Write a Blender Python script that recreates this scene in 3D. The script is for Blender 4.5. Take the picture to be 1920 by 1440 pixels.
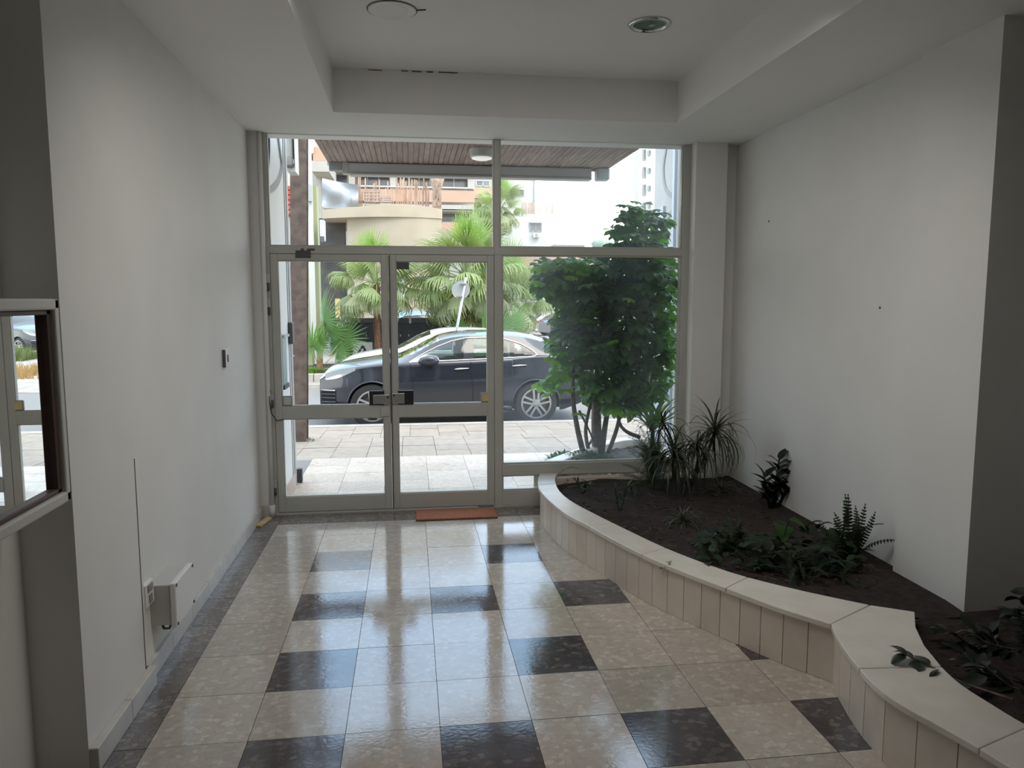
import bpy, bmesh, math, random
from mathutils import Vector, Matrix
random.seed(11)
S = bpy.context.scene
for o in list(bpy.data.objects): bpy.data.objects.remove(o)
COL = S.collection
R = math.radians

# ------------------------------------------------------------------ camera, sky, exposure
F = 1420.0; H = 1.65
PITCH = math.atan(157/F); YAW = math.atan(192*math.cos(PITCH)/F)
FW = Vector((math.sin(YAW)*math.cos(PITCH), math.cos(YAW)*math.cos(PITCH), -math.sin(PITCH)))
RT = Vector((math.cos(YAW), -math.sin(YAW), 0)); UP = RT.cross(FW)
CAM = Vector((0, 0, H))
cd = bpy.data.cameras.new('camera'); cam = bpy.data.objects.new('camera', cd); COL.objects.link(cam)
cd.sensor_width = 36; cd.sensor_fit = 'HORIZONTAL'; cd.lens = F/1920*36
cd.clip_start = 0.05; cd.clip_end = 500
cam.matrix_world = Matrix(((RT.x, UP.x, -FW.x, 0), (RT.y, UP.y, -FW.y, 0), (RT.z, UP.z, -FW.z, H), (0, 0, 0, 1)))
S.camera = cam

def ray(x, y): return FW*F + RT*(x-960) + UP*(720-y)
def PY(x, y, Y): d = ray(x, y); return CAM + d*(Y/d.y)       # photo pixel to a point on a frontal plane
def PZ(x, y, z=0.0): d = ray(x, y); return CAM + d*((z-H)/d.z)
def PX(x, y, X): d = ray(x, y); return CAM + d*(X/d.x)

W = bpy.data.worlds.new('overcast_sky'); S.world = W; W.use_nodes = True
nt = W.node_tree; nt.nodes.clear()
tc = nt.nodes.new('ShaderNodeTexCoord'); sp = nt.nodes.new('ShaderNodeSeparateXYZ')
rp = nt.nodes.new('ShaderNodeValToRGB'); bg = nt.nodes.new('ShaderNodeBackground'); wo = nt.nodes.new('ShaderNodeOutputWorld')
nt.links.new(tc.outputs['Generated'], sp.inputs[0]); nt.links.new(sp.outputs['Z'], rp.inputs[0])
nt.links.new(rp.outputs[0], bg.inputs[0]); nt.links.new(bg.outputs[0], wo.inputs[0])
e = rp.color_ramp.elements
e[0].position = 0.0; e[0].color = (1.0, 0.98, 0.95, 1)
e[1].position = 1.0; e[1].color = (0.95, 0.97, 1.0, 1)
k = rp.color_ramp.elements.new(0.14); k.color = (1.0, 0.99, 0.97, 1)
k = rp.color_ramp.elements.new(0.40); k.color = (0.44, 0.68, 1.0, 1)
bg.inputs[1].default_value = 3.5
sd = bpy.data.lights.new('sun', 'SUN'); sd.energy = 3.0; sd.angle = R(40); sd.color = (1, .88, .70)
so = bpy.data.objects.new('sun', sd); COL.objects.link(so); so.rotation_euler = (R(38), 0, R(35))
ld = bpy.data.lights.new('lobby_fill', 'AREA'); ld.shape = 'RECTANGLE'; ld.size = 2.1; ld.size_y = .55; ld.energy = 18.5; ld.spread = R(150); ld.color = (1, .97, .93)
lo_ = bpy.data.objects.new('lobby_fill', ld); COL.objects.link(lo_); lo_.location = (.62, 2.95, 2.86); lo_.rotation_euler = (R(22), 0, 0)   # added fill light, out of view, that lifts the dark lobby
S.view_settings.view_transform = 'Standard'; S.view_settings.look = 'None'
S.view_settings.exposure = 0.0; S.view_settings.gamma = 1.0; S.view_settings.use_curve_mapping = False

# ------------------------------------------------------------------ materials
def _new(name):
    m = bpy.data.materials.new(name); m.use_nodes = True
    n = m.node_tree; n.nodes.clear()
    out = n.nodes.new('ShaderNodeOutputMaterial')
    return m, n, out
def _pos(n, obj=False, stretch=None):
    if obj:
        t = n.nodes.new('ShaderNodeTexCoord'); s = t.outputs['Object']
    else:
        t = n.nodes.new('ShaderNodeNewGeometry'); s = t.outputs['Position']
    if stretch:
        mp = n.nodes.new('ShaderNodeMapping'); mp.inputs['Scale'].default_value = stretch
        n.links.new(s, mp.inputs[0]); s = mp.outputs[0]
    return s
def c4(c): return (c[0], c[1], c[2], 1)
def mat(name, col, col2=None, scale=5, rough=.6, metal=0, bump=0, bscale=60, obj=False, stretch=None, coat=0, rand=0, lo=.35, hi=.65, spec=.5, emit=None):
    m, n, out = _new(name)
    b = n.nodes.new('ShaderNodeBsdfPrincipled'); n.links.new(b.outputs[0], out.inputs[0])
    b.inputs['Roughness'].default_value = rough; b.inputs['Metallic'].default_value = metal
    b.inputs['Coat Weight'].default_value = coat; b.inputs['Coat Roughness'].default_value = .04
    b.inputs['Specular IOR Level'].default_value = spec
    src = None
    if col2 is not None:
        p = _pos(n, obj, stretch)
        t = n.nodes.new('ShaderNodeTexNoise'); t.inputs['Scale'].default_value = scale; t.inputs['Detail'].default_value = 5
        n.links.new(p, t.inputs['Vector'])
        r = n.nodes.new('ShaderNodeValToRGB'); r.color_ramp.elements[0].position = lo; r.color_ramp.elements[1].position = hi
        r.color_ramp.elements[0].color = c4(col); r.color_ramp.elements[1].color = c4(col2)
        n.links.new(t.outputs[0], r.inputs[0]); src = r.outputs[0]
    if rand:
        oi = n.nodes.new('ShaderNodeObjectInfo'); hs = n.nodes.new('ShaderNodeHueSaturation')
        mr = n.nodes.new('ShaderNodeMapRange'); mr.inputs[3].default_value = 1-rand; mr.inputs[4].default_value = 1+rand
        n.links.new(oi.outputs['Random'], mr.inputs[0]); n.links.new(mr.outputs[0], hs.inputs['Value'])
        if src: n.links.new(src, hs.inputs['Color'])
        else: hs.inputs['Color'].default_value = c4(col)
        src = hs.outputs[0]
    if src: n.links.new(src, b.inputs['Base Color'])
    else: b.inputs['Base Color'].default_value = c4(col)
    if bump:
        p = _pos(n, obj, stretch)
        t = n.nodes.new('ShaderNodeTexNoise'); t.inputs['Scale'].default_value = bscale; t.inputs['Detail'].default_value = 4
        n.links.new(p, t.inputs['Vector'])
        bp = n.nodes.new('ShaderNodeBump'); bp.inputs['Strength'].default_value = bump; bp.inputs['Distance'].default_value = .01
        n.links.new(t.outputs[0], bp.inputs['Height']); n.links.new(bp.outputs[0], b.inputs['Normal'])
    if emit:
        b.inputs['Emission Color'].default_value = c4(emit[0]); b.inputs['Emission Strength'].default_value = emit[1]
    return m
def leafmat(name, col, trans=.4, rough=.4, rand=.25, col2=None):
    m, n, out = _new(name)
    b = n.nodes.new('ShaderNodeBsdfPrincipled'); b.inputs['Roughness'].default_value = rough
    t = n.nodes.new('ShaderNodeBsdfTranslucent'); mx = n.nodes.new('ShaderNodeMixShader'); mx.inputs[0].default_value = trans
    oi = n.nodes.new('ShaderNodeObjectInfo'); hs = n.nodes.new('ShaderNodeHueSaturation')
    mr = n.nodes.new('ShaderNodeMapRange'); mr.inputs[3].default_value = 1-rand; mr.inputs[4].default_value = 1+rand
    n.links.new(oi.outputs['Random'], mr.inputs[0]); n.links.new(mr.outputs[0], hs.inputs['Value'])
    if col2:
        r = n.nodes.new('ShaderNodeValToRGB'); r.color_ramp.elements[0].color = c4(col); r.color_ramp.elements[1].color = c4(col2)
        r.color_ramp.elements[0].position = .35; r.color_ramp.elements[1].position = .65
        tx = n.nodes.new('ShaderNodeTexNoise'); tx.inputs['Scale'].default_value = 6
        n.links.new(_pos(n), tx.inputs['Vector']); n.links.new(tx.outputs[0], r.inputs[0]); n.links.new(r.outputs[0], hs.inputs['Color'])
    else: hs.inputs['Color'].default_value = c4(col)
    n.links.new(hs.outputs[0], b.inputs['Base Color'])
    br = n.nodes.new('ShaderNodeMixRGB'); br.blend_type = 'MULTIPLY'; br.inputs[0].default_value = 1; br.inputs[2].default_value = (1.25, 1.3, .6, 1)
    n.links.new(hs.outputs[0], br.inputs[1]); n.links.new(br.outputs[0], t.inputs[0])
    n.links.new(b.outputs[0], mx.inputs[1]); n.links.new(t.outputs[0], mx.inputs[2]); n.links.new(mx.outputs[0], out.inputs[0])
    return m
def glassmat(name, tint=(1, 1, 1), haze=0.0, refl=1.0):
    m, n, out = _new(name)
    tr = n.nodes.new('ShaderNodeBsdfTransparent'); tr.inputs[0].default_value = c4(tint)
    gl = n.nodes.new('ShaderNodeBsdfGlossy'); gl.inputs['Roughness'].default_value = .01
    fr = n.nodes.new('ShaderNodeFresnel'); fr.inputs[0].default_value = 1.45
    ml = n.nodes.new('ShaderNodeMath'); ml.operation = 'MULTIPLY'; ml.inputs[1].default_value = refl
    n.links.new(fr.outputs[0], ml.inputs[0])
    mx = n.nodes.new('ShaderNodeMixShader'); n.links.new(ml.outputs[0], mx.inputs[0])
    n.links.new(tr.outputs[0], mx.inputs[1]); n.links.new(gl.outputs[0], mx.inputs[2]); last = mx
    if haze:
        d = n.nodes.new('ShaderNodeBsdfTranslucent'); d.inputs[0].default_value = (.9, .94, 1, 1)
        tx = n.nodes.new('ShaderNodeTexNoise'); tx.inputs['Scale'].default_value = 2.2; tx.inputs['Detail'].default_value = 3
        n.links.new(_pos(n), tx.inputs['Vector'])
        mr = n.nodes.new('ShaderNodeMapRange'); mr.inputs[1].default_value = .3; mr.inputs[2].default_value = .75
        mr.inputs[3].default_value = haze*.3; mr.inputs[4].default_value = haze*1.7
        n.links.new(tx.outputs[0], mr.inputs[0])
        m2 = n.nodes.new('ShaderNodeMixShader'); n.links.new(mr.outputs[0], m2.inputs[0])
        n.links.new(last.outputs[0], m2.inputs[1]); n.links.new(d.outputs[0], m2.inputs[2]); last = m2
    n.links.new(last.outputs[0], out.inputs[0]); return m
def terrazzo(name, cols, mortar, scale=26, rough=.13, spec=.5):
    m, n, out = _new(name)
    b = n.nodes.new('ShaderNodeBsdfPrincipled'); n.links.new(b.outputs[0], out.inputs[0])
    b.inputs['Specular IOR Level'].default_value = spec
    p = _pos(n)
    wn = n.nodes.new('ShaderNodeTexNoise'); wn.inputs['Scale'].default_value = 18
    n.links.new(p, wn.inputs['Vector'])
    add = n.nodes.new('ShaderNodeMixRGB'); add.inputs[0].default_value = .035
    n.links.new(p, add.inputs[1]); n.links.new(wn.outputs['Color'], add.inputs[2])
    mp = n.nodes.new('ShaderNodeMapping'); mp.inputs['Scale'].default_value = (1, 1.25, 1); n.links.new(add.outputs[0], mp.inputs[0])
    v = n.nodes.new('ShaderNodeTexVoronoi'); v.inputs['Scale'].default_value = scale; n.links.new(mp.outputs[0], v.inputs['Vector'])
    sx = n.nodes.new('ShaderNodeSeparateColor'); n.links.new(v.outputs['Color'], sx.inputs[0])
    r = n.nodes.new('ShaderNodeValToRGB'); r.color_ramp.interpolation = 'CONSTANT'
    while len(r.color_ramp.elements) < len(cols): r.color_ramp.elements.new(.5)
    for i, c in enumerate(cols):
        r.color_ramp.elements[i].position = i/len(cols); r.color_ramp.elements[i].color = c4(c)
    n.links.new(sx.outputs[0], r.inputs[0])
    ve = n.nodes.new('ShaderNodeTexVoronoi'); ve.feature = 'DISTANCE_TO_EDGE'; ve.inputs['Scale'].default_value = scale; n.links.new(mp.outputs[0], ve.inputs['Vector'])
    mr = n.nodes.new('ShaderNodeMapRange'); mr.inputs[1].default_value = .02; mr.inputs[2].default_value = .09; n.links.new(ve.outputs[0], mr.inputs[0])
    mx = n.nodes.new('ShaderNodeMixRGB'); n.links.new(mr.outputs[0], mx.inputs[0]); mx.inputs[1].default_value = c4(mortar); n.links.new(r.outputs[0], mx.inputs[2])
    oi = n.nodes.new('ShaderNodeObjectInfo'); hs = n.nodes.new('ShaderNodeHueSaturation'); m3 = n.nodes.new('ShaderNodeMapRange')
    m3.inputs[3].default_value = .9; m3.inputs[4].default_value = 1.1; n.links.new(oi.outputs['Random'], m3.inputs[0])
    n.links.new(m3.outputs[0], hs.inputs['Value']); n.links.new(mx.outputs[0], hs.inputs['Color']); n.links.new(hs.outputs[0], b.inputs['Base Color'])
    n2 = n.nodes.new('ShaderNodeTexNoise'); n2.inputs['Scale'].default_value = 4; n2.inputs['Detail'].default_value = 6; n.links.new(p, n2.inputs['Vector'])
    m4 = n.nodes.new('ShaderNodeMapRange'); m4.inputs[1].default_value = .3; m4.inputs[2].default_value = .7; m4.inputs[3].default_value = rough*.7; m4.inputs[4].default_value = rough*1.5
    n.links.new(n2.outputs[0], m4.inputs[0]); n.links.new(m4.outputs[0], b.inputs['Roughness'])
    bp = n.nodes.new('ShaderNodeBump'); bp.inputs['Strength'].default_value = .05; bp.inputs['Distance'].default_value = .004
    n.links.new(ve.outputs[0], bp.inputs['Height']); n.links.new(bp.outputs[0], b.inputs['Normal'])
    return m

MT = {}
MT['wall'] = mat('painted_plaster', (.79, .78, .745), (.82, .81, .775), 2.5, .75, bump=.05, bscale=45)
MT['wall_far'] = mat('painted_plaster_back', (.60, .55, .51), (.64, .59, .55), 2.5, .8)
MT['ceil'] = mat('ceiling_paint', (.91, .90, .87), (.93, .92, .89), 1.5, .8, bump=.03)
MT['tile_l'] = terrazzo('light_terrazzo', [(.50, .44, .375), (.455, .40, .34), (.53, .475, .41), (.48, .425, .365), (.59, .535, .475), (.51, .44, .375)], (.465, .41, .35), 36, .10, 1.0)
MT['tile_d'] = terrazzo('dark_terrazzo', [(.075, .063, .066), (.092, .078, .08), (.065, .055, .06), (.082, .068, .07), (.12, .105, .10), (.078, .066, .07), (.16, .142, .135), (.07, .06, .063)], (.068, .058, .06), 32, .10, 1.0)
MT['tile_b'] = terrazzo('border_terrazzo', [(.20, .175, .16), (.235, .21, .19), (.17, .15, .14), (.27, .24, .215), (.19, .165, .155)], (.13, .115, .105), 34, .10, .8)
MT['grout'] = mat('grout', (.24, .22, .20), rough=.8)
MT['marble'] = mat('cream_marble', (.73, .675, .59), (.80, .75, .675), 7, .28, stretch=(1, 1, 2))
MT['marble_f'] = mat('cream_marble_facing', (.72, .635, .545), (.79, .71, .62), 6, .4, rand=.05)
MT['skirt'] = mat('skirting_marble', (.58, .55, .50), (.68, .65, .60), 8, .35, rand=.05)
MT['alu'] = mat('anodised_aluminium', (.50, .50, .455), (.54, .54, .495), 3, .40, .08)
MT['steel'] = mat('zinc_steel', (.55, .54, .52), rough=.35, metal=.9)
MT['black'] = mat('black_plastic', (.02, .02, .022), rough=.4)
MT['grey'] = mat('grey_plastic', (.30, .29, .27), rough=.5)
MT['greyd'] = mat('dark_grey', (.09, .09, .09), rough=.5)
MT['white'] = mat('white_plastic', (.80, .79, .76), rough=.45)
MT['boxw'] = mat('box_plastic', (.58, .57, .53), rough=.5)
MT['wood_yel'] = mat('pine_wedge', (.62, .47, .22), (.7, .55, .3), 20, .6)
MT['mat'] = mat('coir_mat', (.35, .125, .065), (.45, .175, .095), 60, .95, bump=.6, bscale=250)
MT['glass'] = glassmat('window_glass', (.98, .995, .99), 0, .18)
MT['glass_h'] = glassmat('hazy_window_glass', (.97, .99, .99), .045, .2)
MT['mirror'] = mat('mirror_silver', (.85, .87, .86), rough=.01, metal=1)
MT['soil'] = mat('dark_soil', (.016, .010, .008), (.042, .027, .019), 22, .95, bump=1, bscale=70)
MT['chrome'] = mat('chrome', (.75, .75, .75), rough=.12, metal=1)
MT['bulb'] = mat('lamp_glass', (.10, .12, .11), rough=.08, coat=.5)
MT['opal'] = mat('opal_diffuser', (.82, .80, .76), rough=.4)
MT['canopy'] = mat('weathered_boards', (.30, .225, .195), (.43, .34, .30), 7, .75, stretch=(6, .6, 6), rand=.10, obj=False)
MT['fascia'] = mat('grey_fascia', (.72, .73, .71), rough=.6)
MT['porch'] = terrazzo('porch_terrazzo', [(.61, .50, .415), (.67, .56, .47), (.57, .465, .38), (.69, .585, .495)], (.58, .475, .39), 34, .35, .3)
MT['pave'] = mat('paving_concrete', (.315, .262, .214), (.375, .314, .258), 9, .8, rand=.06, bump=.15)
MT['kerb'] = mat('kerb_concrete', (.36, .33, .30), (.44, .41, .38), 6, .85)
MT['asphalt'] = mat('asphalt', (.19, .182, .175), (.23, .222, .214), 30, .85, bump=.3, bscale=120)
MT['dirt'] = mat('gravel_lot', (.30, .27, .24), (.40, .37, .33), 3, .95, bump=.4, bscale=20)
MT['rust'] = mat('rusted_steel', (.105, .078, .066), (.19, .14, .115), 9, .75, bump=.3, bscale=40)
MT['extw'] = mat('exterior_white', (.50, .49, .46), (.56, .55, .52), 2, .7)
MT['porchw'] = mat('porch_white_paint', (.82, .82, .79), (.85, .85, .82), 2, .6)
MT['extg'] = mat('exterior_grey_paint', (.34, .35, .33), rough=.6)
MT['pink'] = mat('pink_skirting', (.47, .37, .31), (.55, .44, .37), 8, .5)
MT['red'] = mat('red_plastic', (.50, .09, .07), rough=.5)
MT['cream'] = mat('cream_render', (.375, .305, .22), (.42, .345, .255), 1.2, .8)
MT['peach'] = mat('peach_render', (.42, .265, .185), (.46, .30, .215), 1.0, .8)
MT['pale'] = mat('pale_render', (.36, .335, .295), (.41, .385, .345), 1.0, .8)
MT['limew'] = mat('pale_green_render', (.33, .335, .20), (.37, .375, .235), 1.0, .8)
MT['yellow'] = mat('ochre_render', (.60, .42, .16), rough=.8)
MT['wgl'] = mat('far_window_glass', (.06, .07, .075), (.14, .15, .155), 1.2, .15, spec=.8)
MT['dark'] = mat('dark_void', (.07, .065, .06), (.11, .10, .09), 2, .9)
MT['frame_w'] = mat('white_frame', (.52, .51, .48), rough=.5)
MT['tarp'] = mat('grey_tarpaulin', (.25, .27, .29), (.33, .35, .37), 1.1, .35, bump=.8, bscale=2.5)
MT['bamboo'] = mat('bamboo_cane', (.30, .17, .11), (.46, .31, .22), 3, .7, rand=.25)
MT['pallet'] = mat('grey_timber', (.26, .20, .17), (.34, .28, .24), 5, .85)
MT['palm_tr'] = mat('palm_trunk', (.15, .075, .045), (.27, .14, .085), 14, .9, bump=1, bscale=30)
MT['palm_dead'] = mat('dry_palm_fibre', (.26, .18, .13), (.42, .31, .23), 10, .95, bump=1, bscale=30)
MT['frond'] = leafmat('palm_frond', (.25, .31, .14), .35, .45, .25)
MT['frond_y'] = leafmat('fresh_palm_frond', (.25, .37, .105), .42, .4, .15)
MT['frond_g'] = leafmat('deep_green_palm_frond', (.12, .23, .07), .4, .4, .2)
MT['frond_o'] = leafmat('old_palm_frond', (.33, .36, .20), .3, .5, .2)
MT['petiole'] = mat('palm_petiole', (.25, .30, .12), rough=.6)
MT['fence'] = mat('black_fence_paint', (.018, .021, .027), (.026, .03, .036), 4, .5, rand=.2)
MT['sheff'] = leafmat('umbrella_tree_leaf', (.070, .175, .045), .4, .42, .45)
MT['sheff_y'] = leafmat('young_umbrella_tree_leaf', (.16, .36, .03), .5, .35, .2)
MT['bark'] = mat('bark', (.075, .06, .045), (.14, .11, .085), 20, .9, bump=.6, bscale=60)
MT['l_drac'] = leafmat('dracaena_leaf', (.050, .060, .036), .2, .4, .4)
MT['l_fern'] = leafmat('fern_leaf', (.018, .042, .013), .3, .5, .35)
MT['l_dark'] = leafmat('dark_glossy_leaf', (.010, .020, .010), .1, .3, .3)
MT['l_mid'] = leafmat('mid_green_leaf', (.026, .060, .016), .35, .4, .35)
MT['l_brt'] = leafmat('bright_green_leaf', (.03, .10, .010), .4, .4, .2)
MT['l_spid'] = leafmat('spider_plant_leaf', (.085, .095, .065), .25, .4, .35)
MT['dry'] = mat('dry_leaf', (.35, .30, .25), rough=.8)
MT['straw'] = leafmat('dry_grass', (.48, .30, .13), .3, .8, .3)
MT['weed'] = leafmat('green_weed', (.14, .17, .07), .3, .7, .3)
MT['navy'] = mat('navy_car_paint', (.021, .024, .036), rough=.30, metal=.25, coat=1)
MT['cwhite'] = mat('white_car_paint', (.70, .70, .67), rough=.3, coat=1)
MT['cblue'] = mat('light_blue_car_paint', (.16, .38, .62), rough=.3, coat=1)
MT['cgrey'] = mat('grey_car_paint', (.06, .062, .068), rough=.3, metal=.4, coat=1)
MT['csil'] = mat('silver_car_paint', (.42, .42, .42), rough=.3, metal=.5, coat=1)
MT['cglass'] = glassmat('car_glass', (.62, .74, .72), 0, 1.6)
MT['cglass_d'] = mat('dark_car_glass', (.02, .024, .026), rough=.05, coat=.6)
MT['tyre'] = mat('tyre_rubber', (.022, .022, .023), rough=.8)
MT['alloy'] = mat('alloy_wheel', (.52, .52, .52), rough=.3, metal=.85)
MT['seat'] = mat('car_interior', (.035, .035, .037), rough=.8)
MT['headl'] = mat('headlamp', (.45, .47, .50), rough=.12, metal=.4, coat=1)
MT['tail'] = mat('tail_lamp', (.55, .03, .02), rough=.2, coat=1)
MT['seam'] = mat('panel_gap', (.006, .006, .008), rough=.8)
MT['signb'] = mat('sign_back', (.42, .43, .43), rough=.45, metal=.3)
MT['signw'] = mat('white_sign', (.62, .62, .60), rough=.5)
MT['hill'] = mat('hazy_tree', (.20, .27, .22), (.27, .34, .28), 4, .9)

# ------------------------------------------------------------------ mesh and object helpers
class MB:
    def __init__(s): s.v = []; s.f = []; s.mi = []; s.cur = 0
    def add(s, vs, fs):
        n = len(s.v); s.v += [tuple(v) for v in vs]
        for f in fs: s.f.append(tuple(i+n for i in f)); s.mi.append(s.cur)
        return s
    def box(s, x0, x1, y0, y1, z0, z1):
        if x0 > x1: x0, x1 = x1, x0
        if y0 > y1: y0, y1 = y1, y0
        if z0 > z1: z0, z1 = z1, z0
        v = [(x0, y0, z0), (x1, y0, z0), (x1, y1, z0), (x0, y1, z0), (x0, y0, z1), (x1, y0, z1), (x1, y1, z1), (x0, y1, z1)]
        return s.add(v, [(3, 2, 1, 0), (4, 5, 6, 7), (0, 1, 5, 4), (1, 2, 6, 5), (2, 3, 7, 6), (3, 0, 4, 7)])
    def prism(s, poly, h, axis='z', base=0.0):
        n = len(poly)
        def P(a, b, c): return {'z': (a, b, c), 'y': (a, c, b), 'x': (c, a, b)}[axis]
        v = [P(a, b, base) for a, b in poly]+[P(a, b, base+h) for a, b in poly]
        f = [tuple(range(n-1, -1, -1)), tuple(range(n, 2*n))]+[(i, (i+1) % n, n+(i+1) % n, n+i) for i in range(n)]
        return s.add(v, f)
    def tube(s, pts, r, n=8, cap=True):
        pts = [Vector(p) for p in pts]; m = len(pts); rr = r if isinstance(r, (list, tuple)) else [r]*m
        vs = []; fs = []; prev = None
        for i, p in enumerate(pts):
            t = (pts[min(i+1, m-1)]-pts[max(i-1, 0)])
            if t.length < 1e-9: t = Vector((0, 0, 1))
            t.normalize()
            if prev is None:
                a = Vector((0, 0, 1)) if abs(t.z) < .9 else Vector((1, 0, 0)); u = t.cross(a).normalized()
            else:
                u = prev-t*prev.dot(t)
                u = u.normalized() if u.length > 1e-6 else t.orthogonal().normalized()
            prev = u; w = t.cross(u)
            for j in range(n):
                a = 2*math.pi*j/n; vs.append(p+(u*math.cos(a)+w*math.sin(a))*rr[i])
        for i in range(m-1):
            for j in range(n): fs.append((i*n+j, i*n+(j+1) % n, (i+1)*n+(j+1) % n, (i+1)*n+j))
        if cap: fs += [tuple(range(n-1, -1, -1)), tuple(range((m-1)*n, m*n))]
        return s.add(vs, fs)
    def lathe(s, prof, n=24, axis='z', c=(0, 0, 0), cap=True):
        c = Vector(c); vs = []; fs = []
        for (r, h) in prof:
            for j in range(n):
                a = 2*math.pi*j/n; x, y = r*math.cos(a), r*math.sin(a)
                vs.append(c+Vector({'z': (x, y, h), 'y': (x, h, y), 'x': (h, x, y)}[axis]))
        m = len(prof)
        for i in range(m-1):
            for j in range(n): fs.append((i*n+j, i*n+(j+1) % n, (i+1)*n+(j+1) % n, (i+1)*n+j))
        if cap: fs += [tuple(range(n-1, -1, -1)), tuple(range((m-1)*n, m*n))]
        return s.add(vs, fs)
    def grid(s, rows):
        n = len(rows[0]); v = [p for r in rows for p in r]
        return s.add(v, [(i*n+j, i*n+j+1, (i+1)*n+j+1, (i+1)*n+j) for i in range(len(rows)-1) for j in range(n-1)])
    def mesh(s, name, mats, smooth=False):
        me = bpy.data.meshes.new(name); me.from_pydata(s.v, [], s.f)
        for m in (mats if isinstance(mats, list) else [mats]): me.materials.append(m)
        if any(s.mi): me.polygons.foreach_set('material_index', s.mi)
        if smooth: me.polygons.foreach_set('use_smooth', [True]*len(me.polygons))
        bm = bmesh.new(); bm.from_mesh(me); bmesh.ops.recalc_face_normals(bm, faces=bm.faces); bm.to_mesh(me); bm.free()
        me.update(); return me
    def build(s, name, mats, parent=None, smooth=False, bevel=0, seg=2):
        w = wloc(parent)
        if w.length: s.v = [(x-w.x, y-w.y, z-w.z) for x, y, z in s.v]
        o = bpy.data.objects.new(name, s.mesh(name, mats, smooth)); COL.objects.link(o)
        if parent: o.parent = parent
        if bevel:
            b = o.modifiers.new('bevel', 'BEVEL'); b.width = bevel; b.segments = seg; b.limit_method = 'ANGLE'; b.angle_limit = R(35)
        if smooth and smooth != 2:
            pass
        return o
def wloc(o):
    w = Vector((0, 0, 0))
    while o is not None: w += o.location; o = o.parent
    return w
def tag(o, label=None, cat=None, group=None, kind=None):
    if label: o['label'] = label
    if cat: o['category'] = cat
    if group: o['group'] = group
    if kind: o['kind'] = kind
    return o
def thing(name, label, cat, loc=(0, 0, 0), group=None, kind=None):
    o = bpy.data.objects.new(name, None); COL.objects.link(o); o.location = loc; o.empty_display_size = .1
    return tag(o, label, cat, group, kind)
def inst(name, me, parent, M):
    o = bpy.data.objects.new(name, me); COL.objects.link(o); o.parent = parent; o.matrix_basis = M; return o
def dup(root, loc, rz=None, label=None):
    r = root.copy(); COL.objects.link(r); r.location = loc
    if rz is not None: r.rotation_euler.z = rz
    if label: r['label'] = label
    for c in list(root.children):
        d = c.copy(); COL.objects.link(d); d.parent = r
        for g in list(c.children):
            h = g.copy(); COL.objects.link(h); h.parent = d
    return r
def interp(tab, x):
    if x <= tab[0][0]: return tab[0][1]
    for i in range(len(tab)-1):
        if x <= tab[i+1][0]:
            x0, y0 = tab[i]; x1, y1 = tab[i+1]
            m0 = (y1-tab[i-1][1])/(x1-tab[i-1][0]) if i > 0 else (y1-y0)/(x1-x0)
            m1 = (tab[i+2][1]-y0)/(tab[i+2][0]-x0) if i+2 < len(tab) else (y1-y0)/(x1-x0)
            h = x1-x0; t = (x-x0)/h
            return (2*t**3-3*t*t+1)*y0+(t**3-2*t*t+t)*h*m0+(-2*t**3+3*t*t)*y1+(t**3-t*t)*h*m1
    return tab[-1][1]
def catmull(P, sub=8):
    out = []
    for i in range(len(P)-1):
        p0 = P[max(i-1, 0)]; p1 = P[i]; p2 = P[i+1]; p3 = P[min(i+2, len(P)-1)]
        for k in range(sub):
            t = k/sub
            out.append(.5*((2*p1)+(p2-p0)*t+(2*p0-5*p1+4*p2-p3)*t*t+(3*p1-p0-3*p2+p3)*t**3))
    out.append(P[-1]); return out
def resample(P, n):
    L = [0]
    for i in range(len(P)-1): L.append(L[-1]+(P[i+1]-P[i]).length)
    out = []; j = 0
    for k in range(n):
        d = L[-1]*k/(n-1)
        while j < len(P)-2 and L[j+1] < d: j += 1
        t = (d-L[j])/max(L[j+1]-L[j], 1e-9); out.append(P[j].lerp(P[j+1], min(max(t, 0), 1)))
    return out

# ================================================================== ROOM SHELL
FY = 5.93                      # glass plane
ZC = 2.87; ZR = 3.15           # soffit and recess heights
XL = -1.155; XR = 2.60
fl = MB().box(-2.2, 3.6, -1.8, 5.99, -.16, -.011).build('floor', MT['grout'])
tag(fl, 'polished terrazzo lobby floor of light and dark square tiles', 'floor', kind='structure')
P = .361; GX0 = -.99; GY0 = 2.795
DARK = {(1, 5), (1, 3), (1, 1), (1, -1), (3, 3), (3, -1), (4, 5), (4, 1), (5, 3), (5, -1), (7, 1), (7, -1), (2, -3), (4, -3), (6, -3), (7, 5), (1, -5), (4, -5)}
def cap_outer_x(y):            # rough planter edge, to leave out tiles that lie under it
    return 0.93+max(0, 5.1-y)*.40
g = .0012
def tile(x0, x1, y0, y1, m, name='tile'):
    MB().box(x0+g, x1-g, y0+g, y1-g, -.011, random.uniform(-.0006, .0003)).build(name, m, fl)
for i in range(0, 10):
    for kk in range(-6, 8):
        x0 = GX0+P*i; y0 = GY0+P*kk; y1 = min(y0+P, 5.63)
        if x0 > 2.6: continue
        if kk >= 1 and x0 > cap_outer_x(y0)+.25: continue
        tile(x0, x0+P, y0, y1, MT['tile_d'] if (i, kk) in DARK else MT['tile_l'])
for kk in range(-6, 8):
    y0 = GY0+P*kk; tile(XL+.01, GX0, y0, min(y0+P, 5.63), MT['tile_b'], 'border_tile')
for i in range(-1, 6):
    x0 = GX0+P*i if i >= 0 else XL+.01
    tile(x0, min(GX0+P*(i+1), 1.05) if i >= 0 else GX0, 5.63, 5.885, MT['tile_b'], 'border_tile')

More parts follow.
